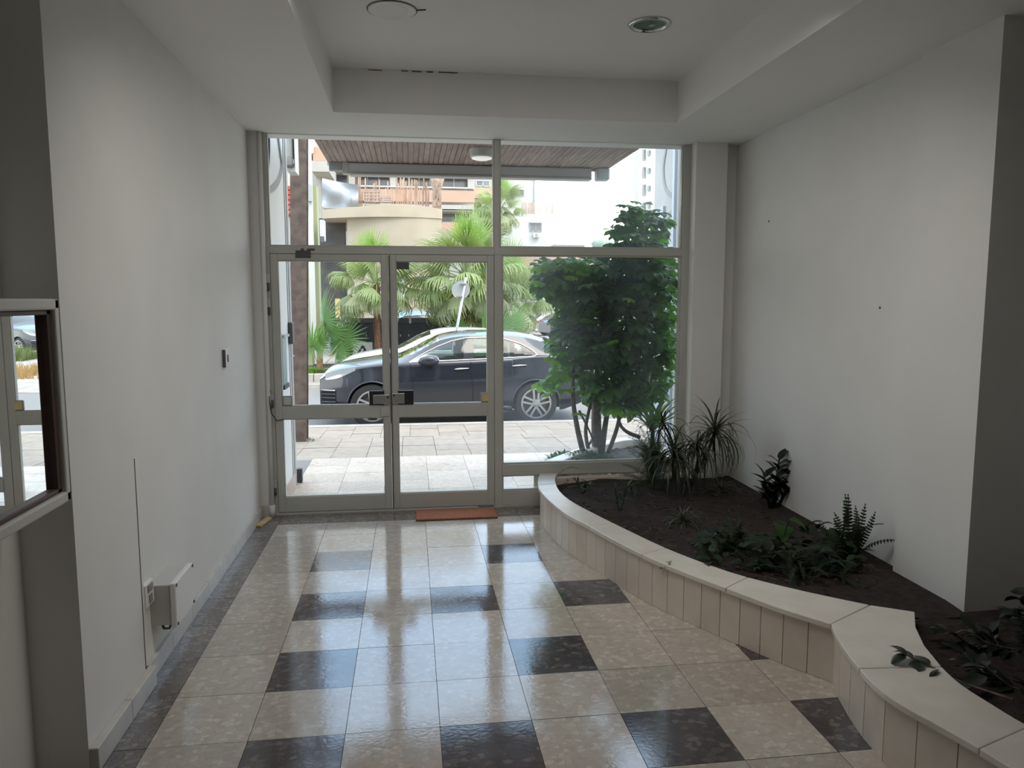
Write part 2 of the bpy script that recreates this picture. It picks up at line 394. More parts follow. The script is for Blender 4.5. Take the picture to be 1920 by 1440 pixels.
wl = MB().box(-1.6, XL, 3.25, 5.84, -.05, 3.3).box(-1.6, XL+.018, 2.67, 3.252, -.05, 3.3).box(-1.6, -1.31, -1.8, 2.68, -.05, 3.3)
wl = wl.build('wall_left', MT['wall']); tag(wl, 'white plaster left wall with a slightly proud pilaster', 'wall', kind='structure')
wr = MB().box(XR, 3.6, 3.6, 6.1, -.05, 3.3).box(2.555, 3.6, 3.10, 3.632, -.05, 3.3).box(3.4, 3.6, -1.8, 3.11, -.05, 3.3)
wr = wr.build('wall_right', MT['wall']); tag(wr, 'white plaster right wall with pilaster behind the planter', 'wall', kind='structure')
wb = MB().box(-2, 3.6, -1.9, -1.75, -.05, 3.3).build('wall_back', MT['wall_far']); tag(wb, 'plain wall at the inner end of the lobby', 'wall', kind='structure')
wf = MB().box(-1.6, -1.075, 5.875, 6.05, -.05, ZC+.02)
wf.box(2.225, 2.485, 5.80, 6.08, -.05, ZC+.02).box(2.48, 2.66, 5.90, 6.08, -.05, ZC+.02)
wf = wf.build('wall_front', MT['wall'], bevel=.006); tag(wf, 'white plaster piers either side of the glazed front', 'wall', kind='structure')
ce = MB().box(-1.7, 3.6, -1.9, 6.1, ZR, ZR+.2).box(-1.7, -.475, -1.9, 6.1, ZC, ZR+.01).box(1.857, 3.6, -1.9, 6.1, ZC, ZR+.01).box(-.475, 1.857, 5.213, 6.1, ZC, ZR+.01)
ce = ce.build('ceiling', MT['ceil']); tag(ce, 'white ceiling with a recessed tray and lower soffits around it', 'ceiling', kind='structure')
m = MB()
for (a, b, h) in ((690, 716, .8), (752, 765, 1), (772, 790, 1.4), (800, 812, 1.6), (822, 858, 1.1)):
    p, q_ = PY(a, 131+(a-690)*.035, 5.211), PY(b, 131+(b-690)*.035, 5.211); m.box(p.x, q_.x, 5.208, 5.214, p.z-.002*h, p.z+.002*h)
m.build('crack', MT['greyd'], ce)
pb = MB().tube([(-1.068, 5.868, .09), (-1.068, 5.868, ZC)], .017, 12).build('trim_1', MT['white'], smooth=True)
tag(pb, 'slim white vertical pipe beside the door frame', 'pipe', kind='structure')
cr = MB().box(2.484, 2.489, 5.893, 5.90, .25, ZC).build('trim_2', MT['greyd']); tag(cr, 'thin dark crack line down the corner beside the right pier', 'joint', kind='structure')

# skirting pieces
bl = MB().box(XL-.01, XL+.004, 3.29, 5.835, -.011, .075).build('baseboard_left', MT['grout']); tag(bl, 'pale marble skirting along the left wall', 'skirting', kind='structure')
y = 3.29
while y < 5.83:
    y1 = min(y+.33, 5.835); MB().box(XL, XL+.020, y+.0015, y1-.0015, 0, .085+random.uniform(-.002, .002)).build('skirting_tile', MT['skirt'], bl, bevel=.002); y = y1
for a, b in ((2.67, 3.0), (3.0, 3.29)):
    MB().box(XL+.018, XL+.050, a+.001, b-.001, 0, .088).build('skirting_tile', MT['skirt'], bl, bevel=.004)
MB().box(-1.16, -1.075, 5.846, 5.878, 0, .085).build('skirting_tile', MT['skirt'], bl)
MB().tube([(-1.068, 5.862, 0.0), (-1.068, 5.862, .09)], .024, 12).build('pipe_foot', MT['white'], bl, smooth=True)

# ================================================================== GLAZED FRONT
A = MT['alu']; GL = MT['glass']
Y0, Y1 = FY-.03, FY+.03
fr = MB().box(-1.075, -1.03, Y0, Y1, 0, ZC).box(.655, .715, Y0, Y1, 0, 2.0).box(.657, .697, Y0, Y1, 2.0, ZC)
fr.box(2.165, 2.228, Y0, Y1, 0, ZC).box(-1.03, .657, Y0, Y1, 1.998, 2.05).box(.69, 2.17, Y0, Y1, 2.0, 2.056)
fr.box(-1.075, .72, Y0-.01, Y1, -.02, .012)
fx = fr.build('trim_3', A, bevel=.003); tag(fx, 'grey aluminium jambs, mullion and transom of the glazed front', 'frame', kind='structure')
def pane(par, x0, x1, z0, z1, m=None): return MB().box(x0, x1, FY-.003, FY+.003, z0, z1).build('pane', m or GL, par)
def bead(mb, x0, x1, z0, z1, t=.012):
    for a in (x0, x1-t): mb.box(a, a+t, FY-.018, FY+.018, z0, z1)
    for a in (z0, z1-t): mb.box(x0+t, x1-t, FY-.018, FY+.018, a, a+t)
    return mb
for nm, x0, x1, z0, z1, lab, gm in (('window_1', -1.03, .657, 2.05, ZC, 'wide glass pane above the double doors', GL), ('window_2', .697, 2.165, 2.056, ZC, 'upper right glass pane above the side window', MT['glass_h'])):
    w = bead(MB(), x0, x1, z0, z1+.01).build(nm, A); tag(w, lab, 'window', kind='structure'); pane(w, x0+.01, x1-.01, z0+.01, z1, gm)
w3 = MB().box(.715, 2.165, Y0-.01, Y1, .255, .345).box(.715, 2.165, Y0, Y1, -.02, .13); bead(w3, .715, 2.165, .345, 2.0); bead(w3, .715, 2.165, .13, .255)
w3 = w3.build('window_3', A, bevel=.002); tag(w3, 'tall side window looking onto the umbrella tree', 'window', kind='structure')
pane(w3, .725, 2.155, .35, 1.995, MT['glass_h']); pane(w3, .725, 2.155, .14, .25)
def door(nm, x0, x1, lab, hinge):
    sL = .052; zt = 1.996; zb = .018
    m = MB().box(x0, x0+sL, Y0+.004, Y1-.004, zb, zt).box(x1-sL, x1, Y0+.004, Y1-.004, zb, zt)
    m.box(x0+sL, x1-sL, Y0+.004, Y1-.004, 1.945, zt).box(x0+sL, x1-sL, Y0+.004, Y1-.004, .745, .845).box(x0+sL, x1-sL, Y0+.004, Y1-.004, zb, .135)
    bead(m, x0+sL, x1-sL, .845, 1.945, .006); bead(m, x0+sL, x1-sL, .135, .745, .006)
    d = m.build(nm, A, bevel=.003); tag(d, lab, 'door', kind='structure')
    pane(d, x0+sL, x1-sL, .85, 1.94); pane(d, x0+sL, x1-sL, .14, .74)
    return d
d1 = door('door_1', -1.028, -.158, 'left leaf of the aluminium glass double door', -1)
d2 = door('door_2', -.152, .653, 'right leaf of the aluminium glass double door', 1)
for z in (1.78, 1.60, .90, .22):
    hg = MB().box(-1.062, -1.028, Y0-.022, Y0+.004, z-.005, z+.065).build('hinge', MT['steel'], d1, bevel=.004)
    MB().tube([(-1.045, Y0-.018, z-.06), (-1.045, Y0-.018, z+.0)], .013, 10).build('hinge_pin', MT['greyd'], hg, smooth=True)
MB().box(-.84, -.73, Y0-.006, Y0+.005, 1.965, 2.02).box(-.80, -.78, Y0-.01, Y0+.002, 2.015, 2.035).box(-.755, -.70, Y0-.008, Y0+.002, 2.02, 2.035).build('closer_plate', MT['greyd'], d1, bevel=.003)
MB().box(-.925, -.845, Y0-.003, Y0+.004, 1.955, 1.99).build('closer_patch', MT['alu'], d1)
MB().box(-.32, -.205, Y0-.012, Y0+.02, .845, .955).build('push_plate', MT['black'], d1, bevel=.004)
lk = MB().box(-.29, -.165, Y0-.024, Y0+.004, .855, .925).build('lock_case', MT['steel'], d1, bevel=.003)
MB().lathe([(.0, -.004), (.008, -.003), (.008, .004), (0, .004)], 10, 'y', (-.178, Y0-.024, .905)).build('keyhole', MT['black'], lk)
MB().box(-.235, -.165, Y0-.01, Y0+.004, .755, .83).build('strike_cover', MT['alu'], d1, bevel=.002)
MB().box(-.10, .02, Y0-.010, Y0+.02, .845, .955).build('push_plate', MT['black'], d2, bevel=.004)
lk = MB().box(-.145, -.05, Y0-.022, Y0+.004, .855, .935).build('lock_case', MT['steel'], d2, bevel=.003)
MB().lathe([(.0, -.004), (.008, -.003), (.008, .004), (0, .004)], 10, 'y', (-.13, Y0-.022, .92)).build('keyhole', MT['black'], lk)
MB().box(-.1, .0, FY-.012, FY-.004, 1.885, 1.94).build('notice_sticker', MT['greyd'], d2)
for dd, x0 in ((d1, -.97), (d2, .545)):
    s_ = MB().box(x0, x0+.07, Y0+.004, FY-.004, .85, .925).build('corner_label', MT['grey'], dd, bevel=.008)
    MB().box(x0+.008, x0+.062, Y0+.001, Y0+.006, .858, .917).build('label_face', MT['boxw'] if x0 < 0 else MT['wood_yel'], s_)
MB().box(-.155, -.145, Y0-.004, Y1, .02, 1.99).build('meeting_strip', MT['greyd'], d1)
MB().box(.52, .645, Y0-.012, Y0+.003, .008, .016).build('door_seal', MT['steel'], d2)
cb = MB().tube([(-1.052, 5.86, .98), (-1.06, 5.855, .90), (-1.045, 5.85, .80), (-1.01, 5.86, .742), (-.965, 5.90, .748)], .004, 6).build('cable', MT['black'], smooth=True)
tag(cb, 'short black cable looping from the frame to the left door', 'cable')
ct = MB().box(-1.075, -1.052, 5.85, 5.872, .93, 1.03).build('door_contact', MT['white'], bevel=.004); tag(ct, 'small white door contact on the pipe by the hinge', 'sensor')

# ================================================================== LEFT WALL FITTINGS
# mirror
mx0 = -1.31; Yb, Yt = .9, 2.575; zb, zt = 1.005, 1.655
mr_ = thing('wall_mirror', 'framed rectangular mirror reflecting the street on the left wall', 'mirror', (mx0, 1.8, zb))
MB().box(mx0, -1.14, Yb+.01, Yt-.01, zb+.01, zt-.01).build('backing', MT['boxw'], mr_)
m = MB()
for (a, b, c, d) in ((Yb, Yt, zt-.035, zt), (Yb, Yt, zb, zb+.035), (Yb, Yb+.035, zb, zt), (Yt-.03, Yt, zb, zt)):
    m.box(mx0+.05, -1.098, a, b, c, d)
m.build('frame', MT['boxw'], mr_, bevel=.006)
m = MB()
for (a, b, c, d) in ((Yb+.035, Yt-.03, zt-.05, zt-.035), (Yb+.035, Yt-.03, zb+.035, zb+.05), (Yt-.055, Yt-.03, zb+.035, zt-.035), (Yb+.035, Yb+.05, zb+.035, zt-.035)):
    m.box(-1.2, -1.112, a, b, c, d)
m.build('inner_frame', mat('brown_timber', (.085, .05, .038), rough=.5), mr_, bevel=.003)
MB().box(-1.15, -1.13, Yb+.03, Yt-.03, zb+.03, zt-.03).build('mirror_glass', MT['mirror'], mr_)
# trunking strip, junction box, socket, switch
tk = MB().box(XL, XL+.016, 3.255, 3.29, .09, 1.0).build('cable_trunking', [MT['white']], bevel=.002)
MB().box(XL+.0, XL+.0195, 3.2515, 3.2585, .09, 1.0).build('shadow_joint', MT['greyd'], tk); tag(tk, 'slim white vertical cable trunking beside the pilaster edge', 'trunking')
sk = thing('wall_socket', 'small white surface socket beside the grey junction box', 'socket', (XL, 3.30, .36))
MB().box(XL, XL+.022, 3.29, 3.395, .335, .44).build('socket_body', MT['white'], sk, bevel=.004)
MB().box(XL+.022, XL+.027, 3.315, 3.37, .40, .43).box(XL+.022, XL+.026, 3.325, 3.36, .35, .385).build('socket_face', MT['grey'], sk)
jb = thing('junction_box', 'grey surface junction box low on the left wall', 'box', (XL, 3.55, .22))
MB().box(XL, XL+.085, 3.40, 3.66, .215, .40).build('box_body', MT['boxw'], jb, bevel=.004)
MB().box(XL+.087, XL+.112, 3.392, 3.668, .208, .408).build('box_lid', MT['white'], jb, bevel=.005)
for yy in (3.405, 3.655):
    for z in (.22, .396): MB().lathe([(0, 0), (.008, 0), (.008, .006), (0, .006)], 8, 'x', (XL+.110, yy, z)).build('lid_screw', MT['greyd'], jb)
MB().tube([(XL+.03, 3.44, .215), (XL+.04, 3.44, .185), (XL+.06, 3.45, .18), (XL+.075, 3.45, .215)], .006, 6).build('cable_stub', MT['greyd'], jb, smooth=True)
sw = thing('wall_key_switch', 'small white key switch on the left wall near the doors', 'switch', (XL, 4.93, 1.29))
MB().box(XL, XL+.018, 4.885, 4.985, 1.235, 1.345).build('switch_body', MT['white'], sw, bevel=.004)
MB().box(XL+.001, XL+.019, 4.876, 4.886, 1.235, 1.345).build('switch_edge', MT['greyd'], sw)
MB().box(XL+.018, XL+.022, 4.93, 4.95, 1.265, 1.31).build('key_slot', MT['greyd'], sw)
wd = MB().prism([(-1.145, 5.60), (-1.10, 5.79), (-1.055, 5.78), (-1.10, 5.58)], .018, 'z', .001).build('door_wedge', MT['wood_yel'], bevel=.003)
tag(wd, 'yellow wooden door wedge on the floor by the left skirting', 'wedge')
dm = thing('doormat', 'rust brown coir doormat on the floor before the right door leaf', 'doormat', (.33, 5.70, 0))
MB().box(.025, .64, 5.585, 5.835, .001, .016).build('mat_pile', MT['mat'], dm, bevel=.004)
MB().box(.022, .643, 5.582, 5.838, .0005, .004).build('mat_backing', MT['black'], dm)
for i, (x, yy, z) in enumerate(((XR-.001, 5.307, 2.221), (XR-.001, 3.934, 1.609))):
    o = MB().lathe([(0, -.004), (.007, -.003), (.007, .004), (0, .004)], 8, 'x', (x, yy, z)).build('wall_plug', MT['greyd'])
    tag(o, ['small dark plug hole high on the right wall', 'small dark plug hole lower on the right wall near the pilaster'][i], 'plug')
# downlights
d = thing('recessed_downlight', 'round flush white downlight in the tray ceiling, left of the pair', 'ceiling light', (-.068, 4.17, ZR))
MB().lathe([(.085, -.004), (.122, -.008), (.126, -.004), (.126, 0), (.085, 0), (.085, -.004)], 40, 'z', (-.068, 4.17, ZR), False).build('trim_ring', MT['ceil'], d, smooth=False)
MB().lathe([(0, -.005), (.084, -.005), (.086, -.0015), (0, -.001)], 40, 'z', (-.068, 4.17, ZR)).build('diffuser', MT['opal'], d)
MB().lathe([(.126, -.001), (.129, -.0045), (.131, -.001), (.126, 0), (.126, -.001)], 40, 'z', (-.068, 4.17, ZR), False).build('shadow_gap', MT['greyd'], d)
MB().tube([(.055, 4.155, ZR-.003), (.105, 4.14, ZR-.003)], .004, 5).build('crack', MT['greyd'], d)
d = thing('recessed_downlight', 'round chrome downlight with dark glass in the tray ceiling', 'ceiling light', (1.321, 4.19, ZR))
MB().lathe([(.088, -.002), (.092, -.012), (.112, -.010), (.118, -.001), (.088, 0), (.088, -.002)], 40, 'z', (1.321, 4.19, ZR), False).build('trim_ring', MT['chrome'], d, smooth=True)
MB().lathe([(0, -.003), (.087, -.003), (.089, -.001), (0, -.001)], 40, 'z', (1.321, 4.19, ZR)).build('lamp_glass', MT['bulb'], d)
for a in (20, 80, 140):
    MB().tube([(1.335+.02*math.cos(R(a)), 4.19+.02*math.sin(R(a)), ZR-.005), (1.335-.02*math.cos(R(a)), 4.19-.02*math.sin(R(a)), ZR-.005)], .0022, 5).build('bulb_glint', MT['chrome'], d)

# ================================================================== PLANTERS
CZ = .268
def px2(l, z): return [PZ(a, b, z) for a, b in l]
c1o = [(1011, 886), (1008.5, 909), (1017.5, 926), (1040, 947), (1066, 966), (1104, 985.6), (1139, 1006), (1203, 1039), (1261, 1064), (1336, 1093), (1400, 1117), (1462, 1140), (1558, 1170)]
c1i = [(1045, 885), (1041, 899), (1049, 920), (1074, 941), (1121, 966), (1167.5, 989), (1248, 1027), (1336, 1061), (1402, 1082), (1508, 1108), (1631, 1134)]
c2o = [(1558, 1169.5), (1573, 1202), (1607, 1248), (1640.5, 1285), (1689, 1321), (1775, 1368), (1836, 1403), (1890, 1436), (2000, 1500), (2200, 1600)]
c2i = [(1631, 1134), (1672, 1139), (1720, 1149), (1716, 1171), (1732, 1208), (1766, 1250), (1805, 1285), (1866.5, 1324), (1920, 1356), (2030, 1410), (2250, 1500)]
O1 = catmull(px2(c1o, CZ)); I1 = catmull(px2(c1i, CZ)); O2 = catmull(px2(c2o, CZ)); I2 = catmull(px2(c2i, CZ))
O1[0].y = min(O1[0].y, 5.885); I1[0].y = min(I1[0].y, 5.885)
def near(C, p): return min(range(len(C)), key=lambda i: (C[i]-p).length)
def cap(par, O, I, joints):
    for a in range(len(joints)-1):
        (o0, i0), (o1, i1) = joints[a], joints[a+1]
        n = max(5, (o1-o0)//3); A1 = resample(O[o0:o1+1], n); B1 = resample(I[i0:i1+1], n)
        A1[0] = A1[0].lerp(A1[1], .02); A1[-1] = A1[-1].lerp(A1[-2], .02); B1[0] = B1[0].lerp(B1[1], .02); B1[-1] = B1[-1].lerp(B1[-2], .02)
        t = .026; vs = []
        for p, q in zip(A1, B1): vs += [(p.x, p.y, CZ), (q.x, q.y, CZ), (q.x, q.y, CZ-t), (p.x, p.y, CZ-t)]
        fs = [(0, 1, 2, 3), (4*n-4, 4*n-3, 4*n-2, 4*n-1)]
        for j in range(n-1):
            for c in range(4): fs.append((4*j+c, 4*j+(c+1) % 4, 4*j+4+(c+1) % 4, 4*j+4+c))
        MB().add(vs, fs).build('cap_slab', MT['marble'], par, bevel=.004)
def offs(C, d):                # offset to the left-hand side seen along the curve
    out = []
    for i, p in enumerate(C):
        t = (C[min(i+1, len(C)-1)]-C[max(i-1, 0)]); t.z = 0; t.normalize(); out.append(p+Vector((-t.y, t.x, 0))*d)
    return out
def facing(par, C, w=.118, z1=CZ-.027, ext=(0, 0)):
    C = [C[0]-(C[1]-C[0]).normalized()*ext[0]]+C[1:-1]+[C[-1]+(C[-1]-C[-2]).normalized()*ext[1]]
    L = sum((C[i+1]-C[i]).length for i in range(len(C)-1)); n = max(2, round(L/w)); Q = resample(C, n+1)
    for j in range(n):
        p, q = Q[j], Q[j+1]; t = (q-p).normalized(); nn = Vector((-t.y, t.x, 0)); p = p+t*.0016; q = q-t*.0016
        m = MB().prism([(p.x, p.y), (q.x, q.y), (q.x+nn.x*.016, q.y+nn.y*.016), (p.x+nn.x*.016, p.y+nn.y*.016)], z1-.001, 'z', .0005)
        m.build('facing_tile', MT['marble_f'], par, bevel=.0015)
def wallcore(par, O, I, name='core_wall'):
    A1 = resample(offs(O, .034), 60); B1 = resample(offs(I, -.012), 60); vs = []
    for p, q in zip(A1, B1): vs += [(p.x, p.y, CZ-.028), (q.x, q.y, CZ-.028), (q.x, q.y, -.01), (p.x, p.y, -.01)]
    fs = [(0, 1, 2, 3), (236, 237, 238, 239)]
    for j in range(59):
        for c in range(4): fs.append((4*j+c, 4*j+(c+1) % 4, 4*j+4+(c+1) % 4, 4*j+4+c))
    MB().add(vs, fs).build(name, MT['greyd'], par)
def soil(par, I, Wt, z=.205, amp=.018):
    n = 70; A1 = resample(offs(I, -.02), n); B1 = resample(Wt, n); rows = []
    for p, q in zip(A1, B1):
        rows.append([(p.x+(q.x-p.x)*t/16, p.y+(q.y-p.y)*t/16, z-.02*(t == 0)+(random.uniform(-amp, amp)*.6+amp*math.sin(p.y*5+t*.8))*(1-t/16)) for t in range(17)])
    o = MB().grid(rows).build('soil', MT['soil'], par, smooth=True); o['kind'] = 'stuff'; return o
pl = thing('marble_planter', 'long curved planter clad in cream marble along the right wall', 'planter', (1.6, 4.4, 0))
jn = [(0, 0)]
for (a, b), (c, d_) in (((1009, 908), (1042, 906)), ((1104, 985.6), (1140, 982)), ((1203, 1041), (1248, 1030)), ((1360, 1100), (1402, 1082))):
    jn.append((near(O1, PZ(a, b, CZ)), near(I1, PZ(c, d_, CZ))))
jn.append((len(O1)-1, len(I1)-1)); cap(pl, O1, I1, jn)
facing(pl, offs(O1, .018), ext=(0, .012)); wallcore(pl, O1, I1)
Wt = [Vector((XR+.004, 5.86, .2)), Vector((XR+.004, 4.8, .2)), Vector((XR+.004, 3.6, .2)), Vector((2.53, 3.02, .2))]
soil(pl, I1, Wt)
p2 = thing('marble_planter', 'near curved planter clad in cream marble at the bottom right corner', 'planter', (1.9, 2.2, 0))
jn = [(0, 0)]
for (a, b), (c, d_) in (((1607, 1251), (1712, 1248)), ((1836, 1403), (1920, 1362))):
    jn.append((near(O2, PZ(a, b, CZ)), near(I2, PZ(c, d_, CZ))))
jn[1] = (near(O2, PZ(1607, 1251, CZ)), near(I2, PZ(1766, 1249, CZ)))
jn.append((len(O2)-1, len(I2)-1)); cap(p2, O2, I2, jn)
facing(p2, offs(O2, .018), .15, ext=(.016, 0)); wallcore(p2, O2, I2)
Wt = [Vector((2.16, 3.01, .2)), Vector((2.45, 3.08, .2)), Vector((2.9, 3.09, .2)), Vector((3.38, 3.0, .2)), Vector((3.38, 2.2, .2)), Vector((3.38, 1.2, .2))]
soil(p2, I2[17:], Wt)
MB().box(1.02, 2.55, 5.835, 5.898, .05, .238).build('window_ledge', MT['marble_f'], pl, bevel=.004)
# outside planter beyond the glass
OZ = .285
OO = catmull([Vector(p) for p in ((.98, 5.975, OZ), (1.06, 6.18, OZ), (1.30, 6.50, OZ), (1.66, 6.92, OZ), (1.98, 7.20, OZ), (2.285, 7.28, OZ))])
IO = offs(OO, -.13)
p3 = thing('marble_planter', 'white rimmed curved planter outside the side window', 'planter', (1.8, 6.5, -.03))
n = 40; A1 = resample(OO, n); B1 = resample(IO, n); vs = []
for p, q in zip(A1, B1): vs += [(p.x, p.y, OZ), (q.x, max(q.y, 5.975), OZ), (q.x, max(q.y, 5.975), -.2), (p.x, p.y, -.2)]
fs = [(0, 1, 2, 3), (4*n-4, 4*n-3, 4*n-2, 4*n-1)]
for j in range(n-1):
    for c in range(4): fs.append((4*j+c, 4*j+(c+1) % 4, 4*j+4+(c+1) % 4, 4*j+4+c))
MB().add(vs, fs).build('rim_wall', MT['marble'], p3, bevel=.006)
rows = []
for q in resample(IO, 40):
    rows.append([(q.x, max(5.98, q.y)+(5.98-max(5.98, q.y))*t/10, .22+random.uniform(-.012, .012)) for t in range(11)])
o = MB().grid(rows).build('soil', mat('dusty_soil', (.10, .085, .07), (.17, .15, .125), 14, .95, bump=.6), p3, smooth=True); o['kind'] = 'stuff'

# ================================================================== PORCH, PAVEMENT, STREET
pf = MB().box(-1.3, 4.5, 5.96, 8.16, -.5, -.045).build('porch_floor', MT['grout']); tag(pf, 'pale terrazzo porch floor under the board canopy', 'floor', kind='structure')
x = -1.05
for i in range(11):
    for j in range(6):
        x0 = -1.05+.40*i; y0 = 5.965+.366*j
        if x0 > 1.3 and j < 4 and x0 > 1.0+.9*(y0-5.9): continue
        MB().box(x0+.0015, x0+.3985, y0+.0015, y0+.3645, -.046, -.032+random.uniform(-.001, .001)).build('tile', MT['porch'], pf)
pv = MB()
def pz(y): return -.175-.038*(y-8.16)                       # the pavement falls towards the kerb
pv.add([(-9, 8.16, pz(8.16)-.02), (9, 8.16, pz(8.16)-.02), (9, 12.05, pz(12.05)-.02), (-9, 12.05, pz(12.05)-.02)], [(0, 1, 2, 3)])
pv = pv.build('pavement', MT['grout']); tag(pv, 'paved footpath between the porch and the street', 'pavement', kind='structure')
def slab(x0, x1, y0, y1, par, m, name='paving_slab', t=.025, dz=0):
    a, b = pz(y0)+dz, pz(y1)+dz
    MB().add([(x0, y0, a-t), (x1, y0, a-t), (x1, y1, b-t), (x0, y1, b-t), (x0, y0, a), (x1, y0, a), (x1, y1, b), (x0, y1, b)],
             [(3, 2, 1, 0), (4, 5, 6, 7), (0, 1, 5, 4), (1, 2, 6, 5), (2, 3, 7, 6), (3, 0, 4, 7)]).build(name, m, par)
for i in range(24):
    for j in range(9):
        x0 = -3.9+.42*i+(.0 if j < 6 else .1); y0 = 8.165+.42*j
        slab(x0+.003, x0+.417, y0+.003, y0+.417, pv, MT['pave'], dz=random.uniform(-.003, .002))
kb = MB().box(-14, 14, 12.05, 12.2, -.8, pz(12.05)).build('kerb', MT['kerb']); tag(kb, 'near concrete kerb along the parked dark SUV', 'kerb', kind='structure')
x = -4
while x < 7:
    slab(x+.003, x+.797, 11.95, 12.2, kb, MT['kerb'], 'kerb_stone', .2, .004); x += .8
SZ = -.505
st = MB().box(-60, 60, 12.2, 18.9, SZ-.3, SZ).build('street', MT['asphalt']); tag(st, 'grey asphalt street crossing behind the glazed front', 'street', kind='structure')
fw_ = MB().box(-60, 5.2, 18.9, 60, SZ-.3, -.40).build('far_pavement', mat('far_sidewalk', (.26, .235, .205), (.31, .285, .25), 2, .85)); tag(fw_, 'pale far footpath and forecourt across the street', 'pavement', kind='structure')
fk = MB().box(-30, 5.2, 18.78, 18.9, SZ-.2, -.385).build('far_kerb', MT['kerb']); tag(fk, 'far kerb across the street', 'kerb', kind='structure')
lot = MB().box(5.2, 70, 18.9, 120, SZ-.3, -.49).build('gravel_lot', MT['dirt']); tag(lot, 'open gravel parking lot across the street to the right', 'ground', kind='structure')
bg_ = MB().box(-120, 120, 60, 260, SZ-.6, -.52).build('far_ground', MT['dirt']); tag(bg_, 'distant ground behind the houses', 'ground', kind='structure')
nb = MB().box(-9, -1.3, 5.9, 8.16, -.5, -.05).box(-60, -9, 5, 12.1, -.6, -.3).box(9, 60, 5, 12.1, -.6, -.3).box(4.5, 9, 5.9, 8.2, -.5, -.1).build('side_pavement', MT['kerb']); tag(nb, 'pavement in front of the neighbouring shops', 'pavement', kind='structure')
# facade mass of the building itself above and beside the entrance
fa = MB().box(-8, -1.6, 5.5, 6.05, -.5, 3.4).box(2.66, 9, 5.9, 6.05, -.5, 3.4).box(-8, 9, 5.6, 6.05, 3.36, 9).build('wall_facade', MT['extw']); tag(fa, 'street facade above the entrance', 'wall', kind='structure')

# ---- canopy
cz = 2.94; CX0, CX1, CY1 = -.745, 1.975, 7.56
cn = thing('entrance_canopy', 'entrance canopy with weathered brown board soffit over the porch', 'canopy', (.6, 6.8, cz))
MB().box(CX0, CX1, 6.05, CY1, cz+.022, cz+.15).build('roof_slab', MT['fascia'], cn)
nb_ = 58; bw = (CX1-CX0)/nb_
for i in range(nb_):
    x0 = CX0+bw*i; MB().box(x0+.002, x0+bw-.002, 6.06, CY1-.02, cz+random.uniform(0, .003), cz+.02).build('soffit_board', MT['canopy'], cn)
MB().box(CX0-.01, CX1+.01, CY1-.04, CY1+.02, cz-.015, cz+.15).build('front_fascia', MT['fascia'], cn)
q = lambda px: PY(px, 325, 7.50).x
MB().box(q(655), q(1107), 7.44, 7.53, cz-.092, cz-.004).build('gutter', mat('gutter_grey', (.60, .605, .60), (.66, .665, .66), 2, .6), cn, bevel=.006)
MB().box(q(655), q(1107), 7.42, 7.55, cz-.118, cz-.094).build('gutter_edge', MT['frame_w'], cn, bevel=.01)
MB().box(q(643), q(655), 7.44, 7.55, cz-.105, cz-.0).build('end_block', MT['frame_w'], cn, bevel=.004)
MB().box(q(618), q(643), 7.44, 7.53, cz-.075, cz-.0).build('gutter', MT['extg'], cn, bevel=.004)
MB().box(q(1116), q(1140), 7.42, 7.55, cz-.115, cz+.0).build('end_block', mat('grey_block', (.55, .57, .60), rough=.6), cn, bevel=.015)
LX, LY = .634, 6.67
lp = thing('canopy_lamp', 'round white bulkhead lamp under the board canopy', 'lamp', (LX, LY, cz))
MB().lathe([(0, 0), (.105, 0), (.101, -.062), (.094, -.072), (0, -.072)], 32, 'z', (LX, LY, cz)).build('lamp_body', MT['fascia'], lp)
MB().lathe([(.0, -.090), (.055, -.089), (.084, -.080), (.088, -.071), (0, -.071)], 32, 'z', (LX, LY, cz)).build('lamp_diffuser', mat('lit_opal', (.85, .83, .78), rough=.4, emit=((1, .97, .92), .5)), lp, smooth=True)

# ---- left porch wall, post and sign box
lw = MB().box(-1.35, -1.05, 6.05, 6.88, -.05, 3.9).build('wall_porch_left', MT['porchw']); tag(lw, 'white porch side wall with grey curved relief on the left', 'wall', kind='structure')
def yz(px, py): p = PX(px, py, -1.05); return (p.y, p.z)
def relief(pts, w, t=.012, x=-1.05, nx=1):
    C = catmull([Vector((0, a, b)) for a, b in pts], 8); L = []; Rr = []
    for i, p in enumerate(C):
        tt = (C[min(i+1, len(C)-1)]-C[max(i-1, 0)]).normalized(); nrm = Vector((0, -tt.z, tt.y)); L.append(p+nrm*w/2); Rr.append(p-nrm*w/2)
    vs = []; 
    for a, b in zip(L, Rr): vs += [(x, a.y, a.z), (x, b.y, b.z), (x+nx*t, b.y, b.z), (x+nx*t, a.y, a.z)]
    n = len(C); fs = [(0, 1, 2, 3), (4*n-4, 4*n-3, 4*n-2, 4*n-1)]
    for j in range(n-1):
        for c in range(4): fs.append((4*j+c, 4*j+(c+1) % 4, 4*j+4+(c+1) % 4, 4*j+4+c))
    return MB().add(vs, fs)
relief([yz(517, 230), yz(524, 285), yz(527, 310), yz(522, 335), yz(513, 350), yz(501, 358)], .05).build('curved_band', MT['extg'], lw)
relief([yz(503, 240), yz(503, 290), yz(500, 325)], .03).build('dark_cable', MT['black'], lw)
MB().box(-1.06, -1.035, 6.05, 6.88, -.045, .10).build('skirting_strip', MT['pink'], lw)
MB().box(-1.075, -1.045, 6.89, 6.95, -.05, 3.9).box(-1.065, -1.045, 6.80, 6.82, .09, 3.9).build('corner_strip', MT['extg'], lw)
MB().box(-1.1, -1.055, 6.95, 7.06, -.05, 3.9).build('door_jamb', MT['frame_w'], lw)
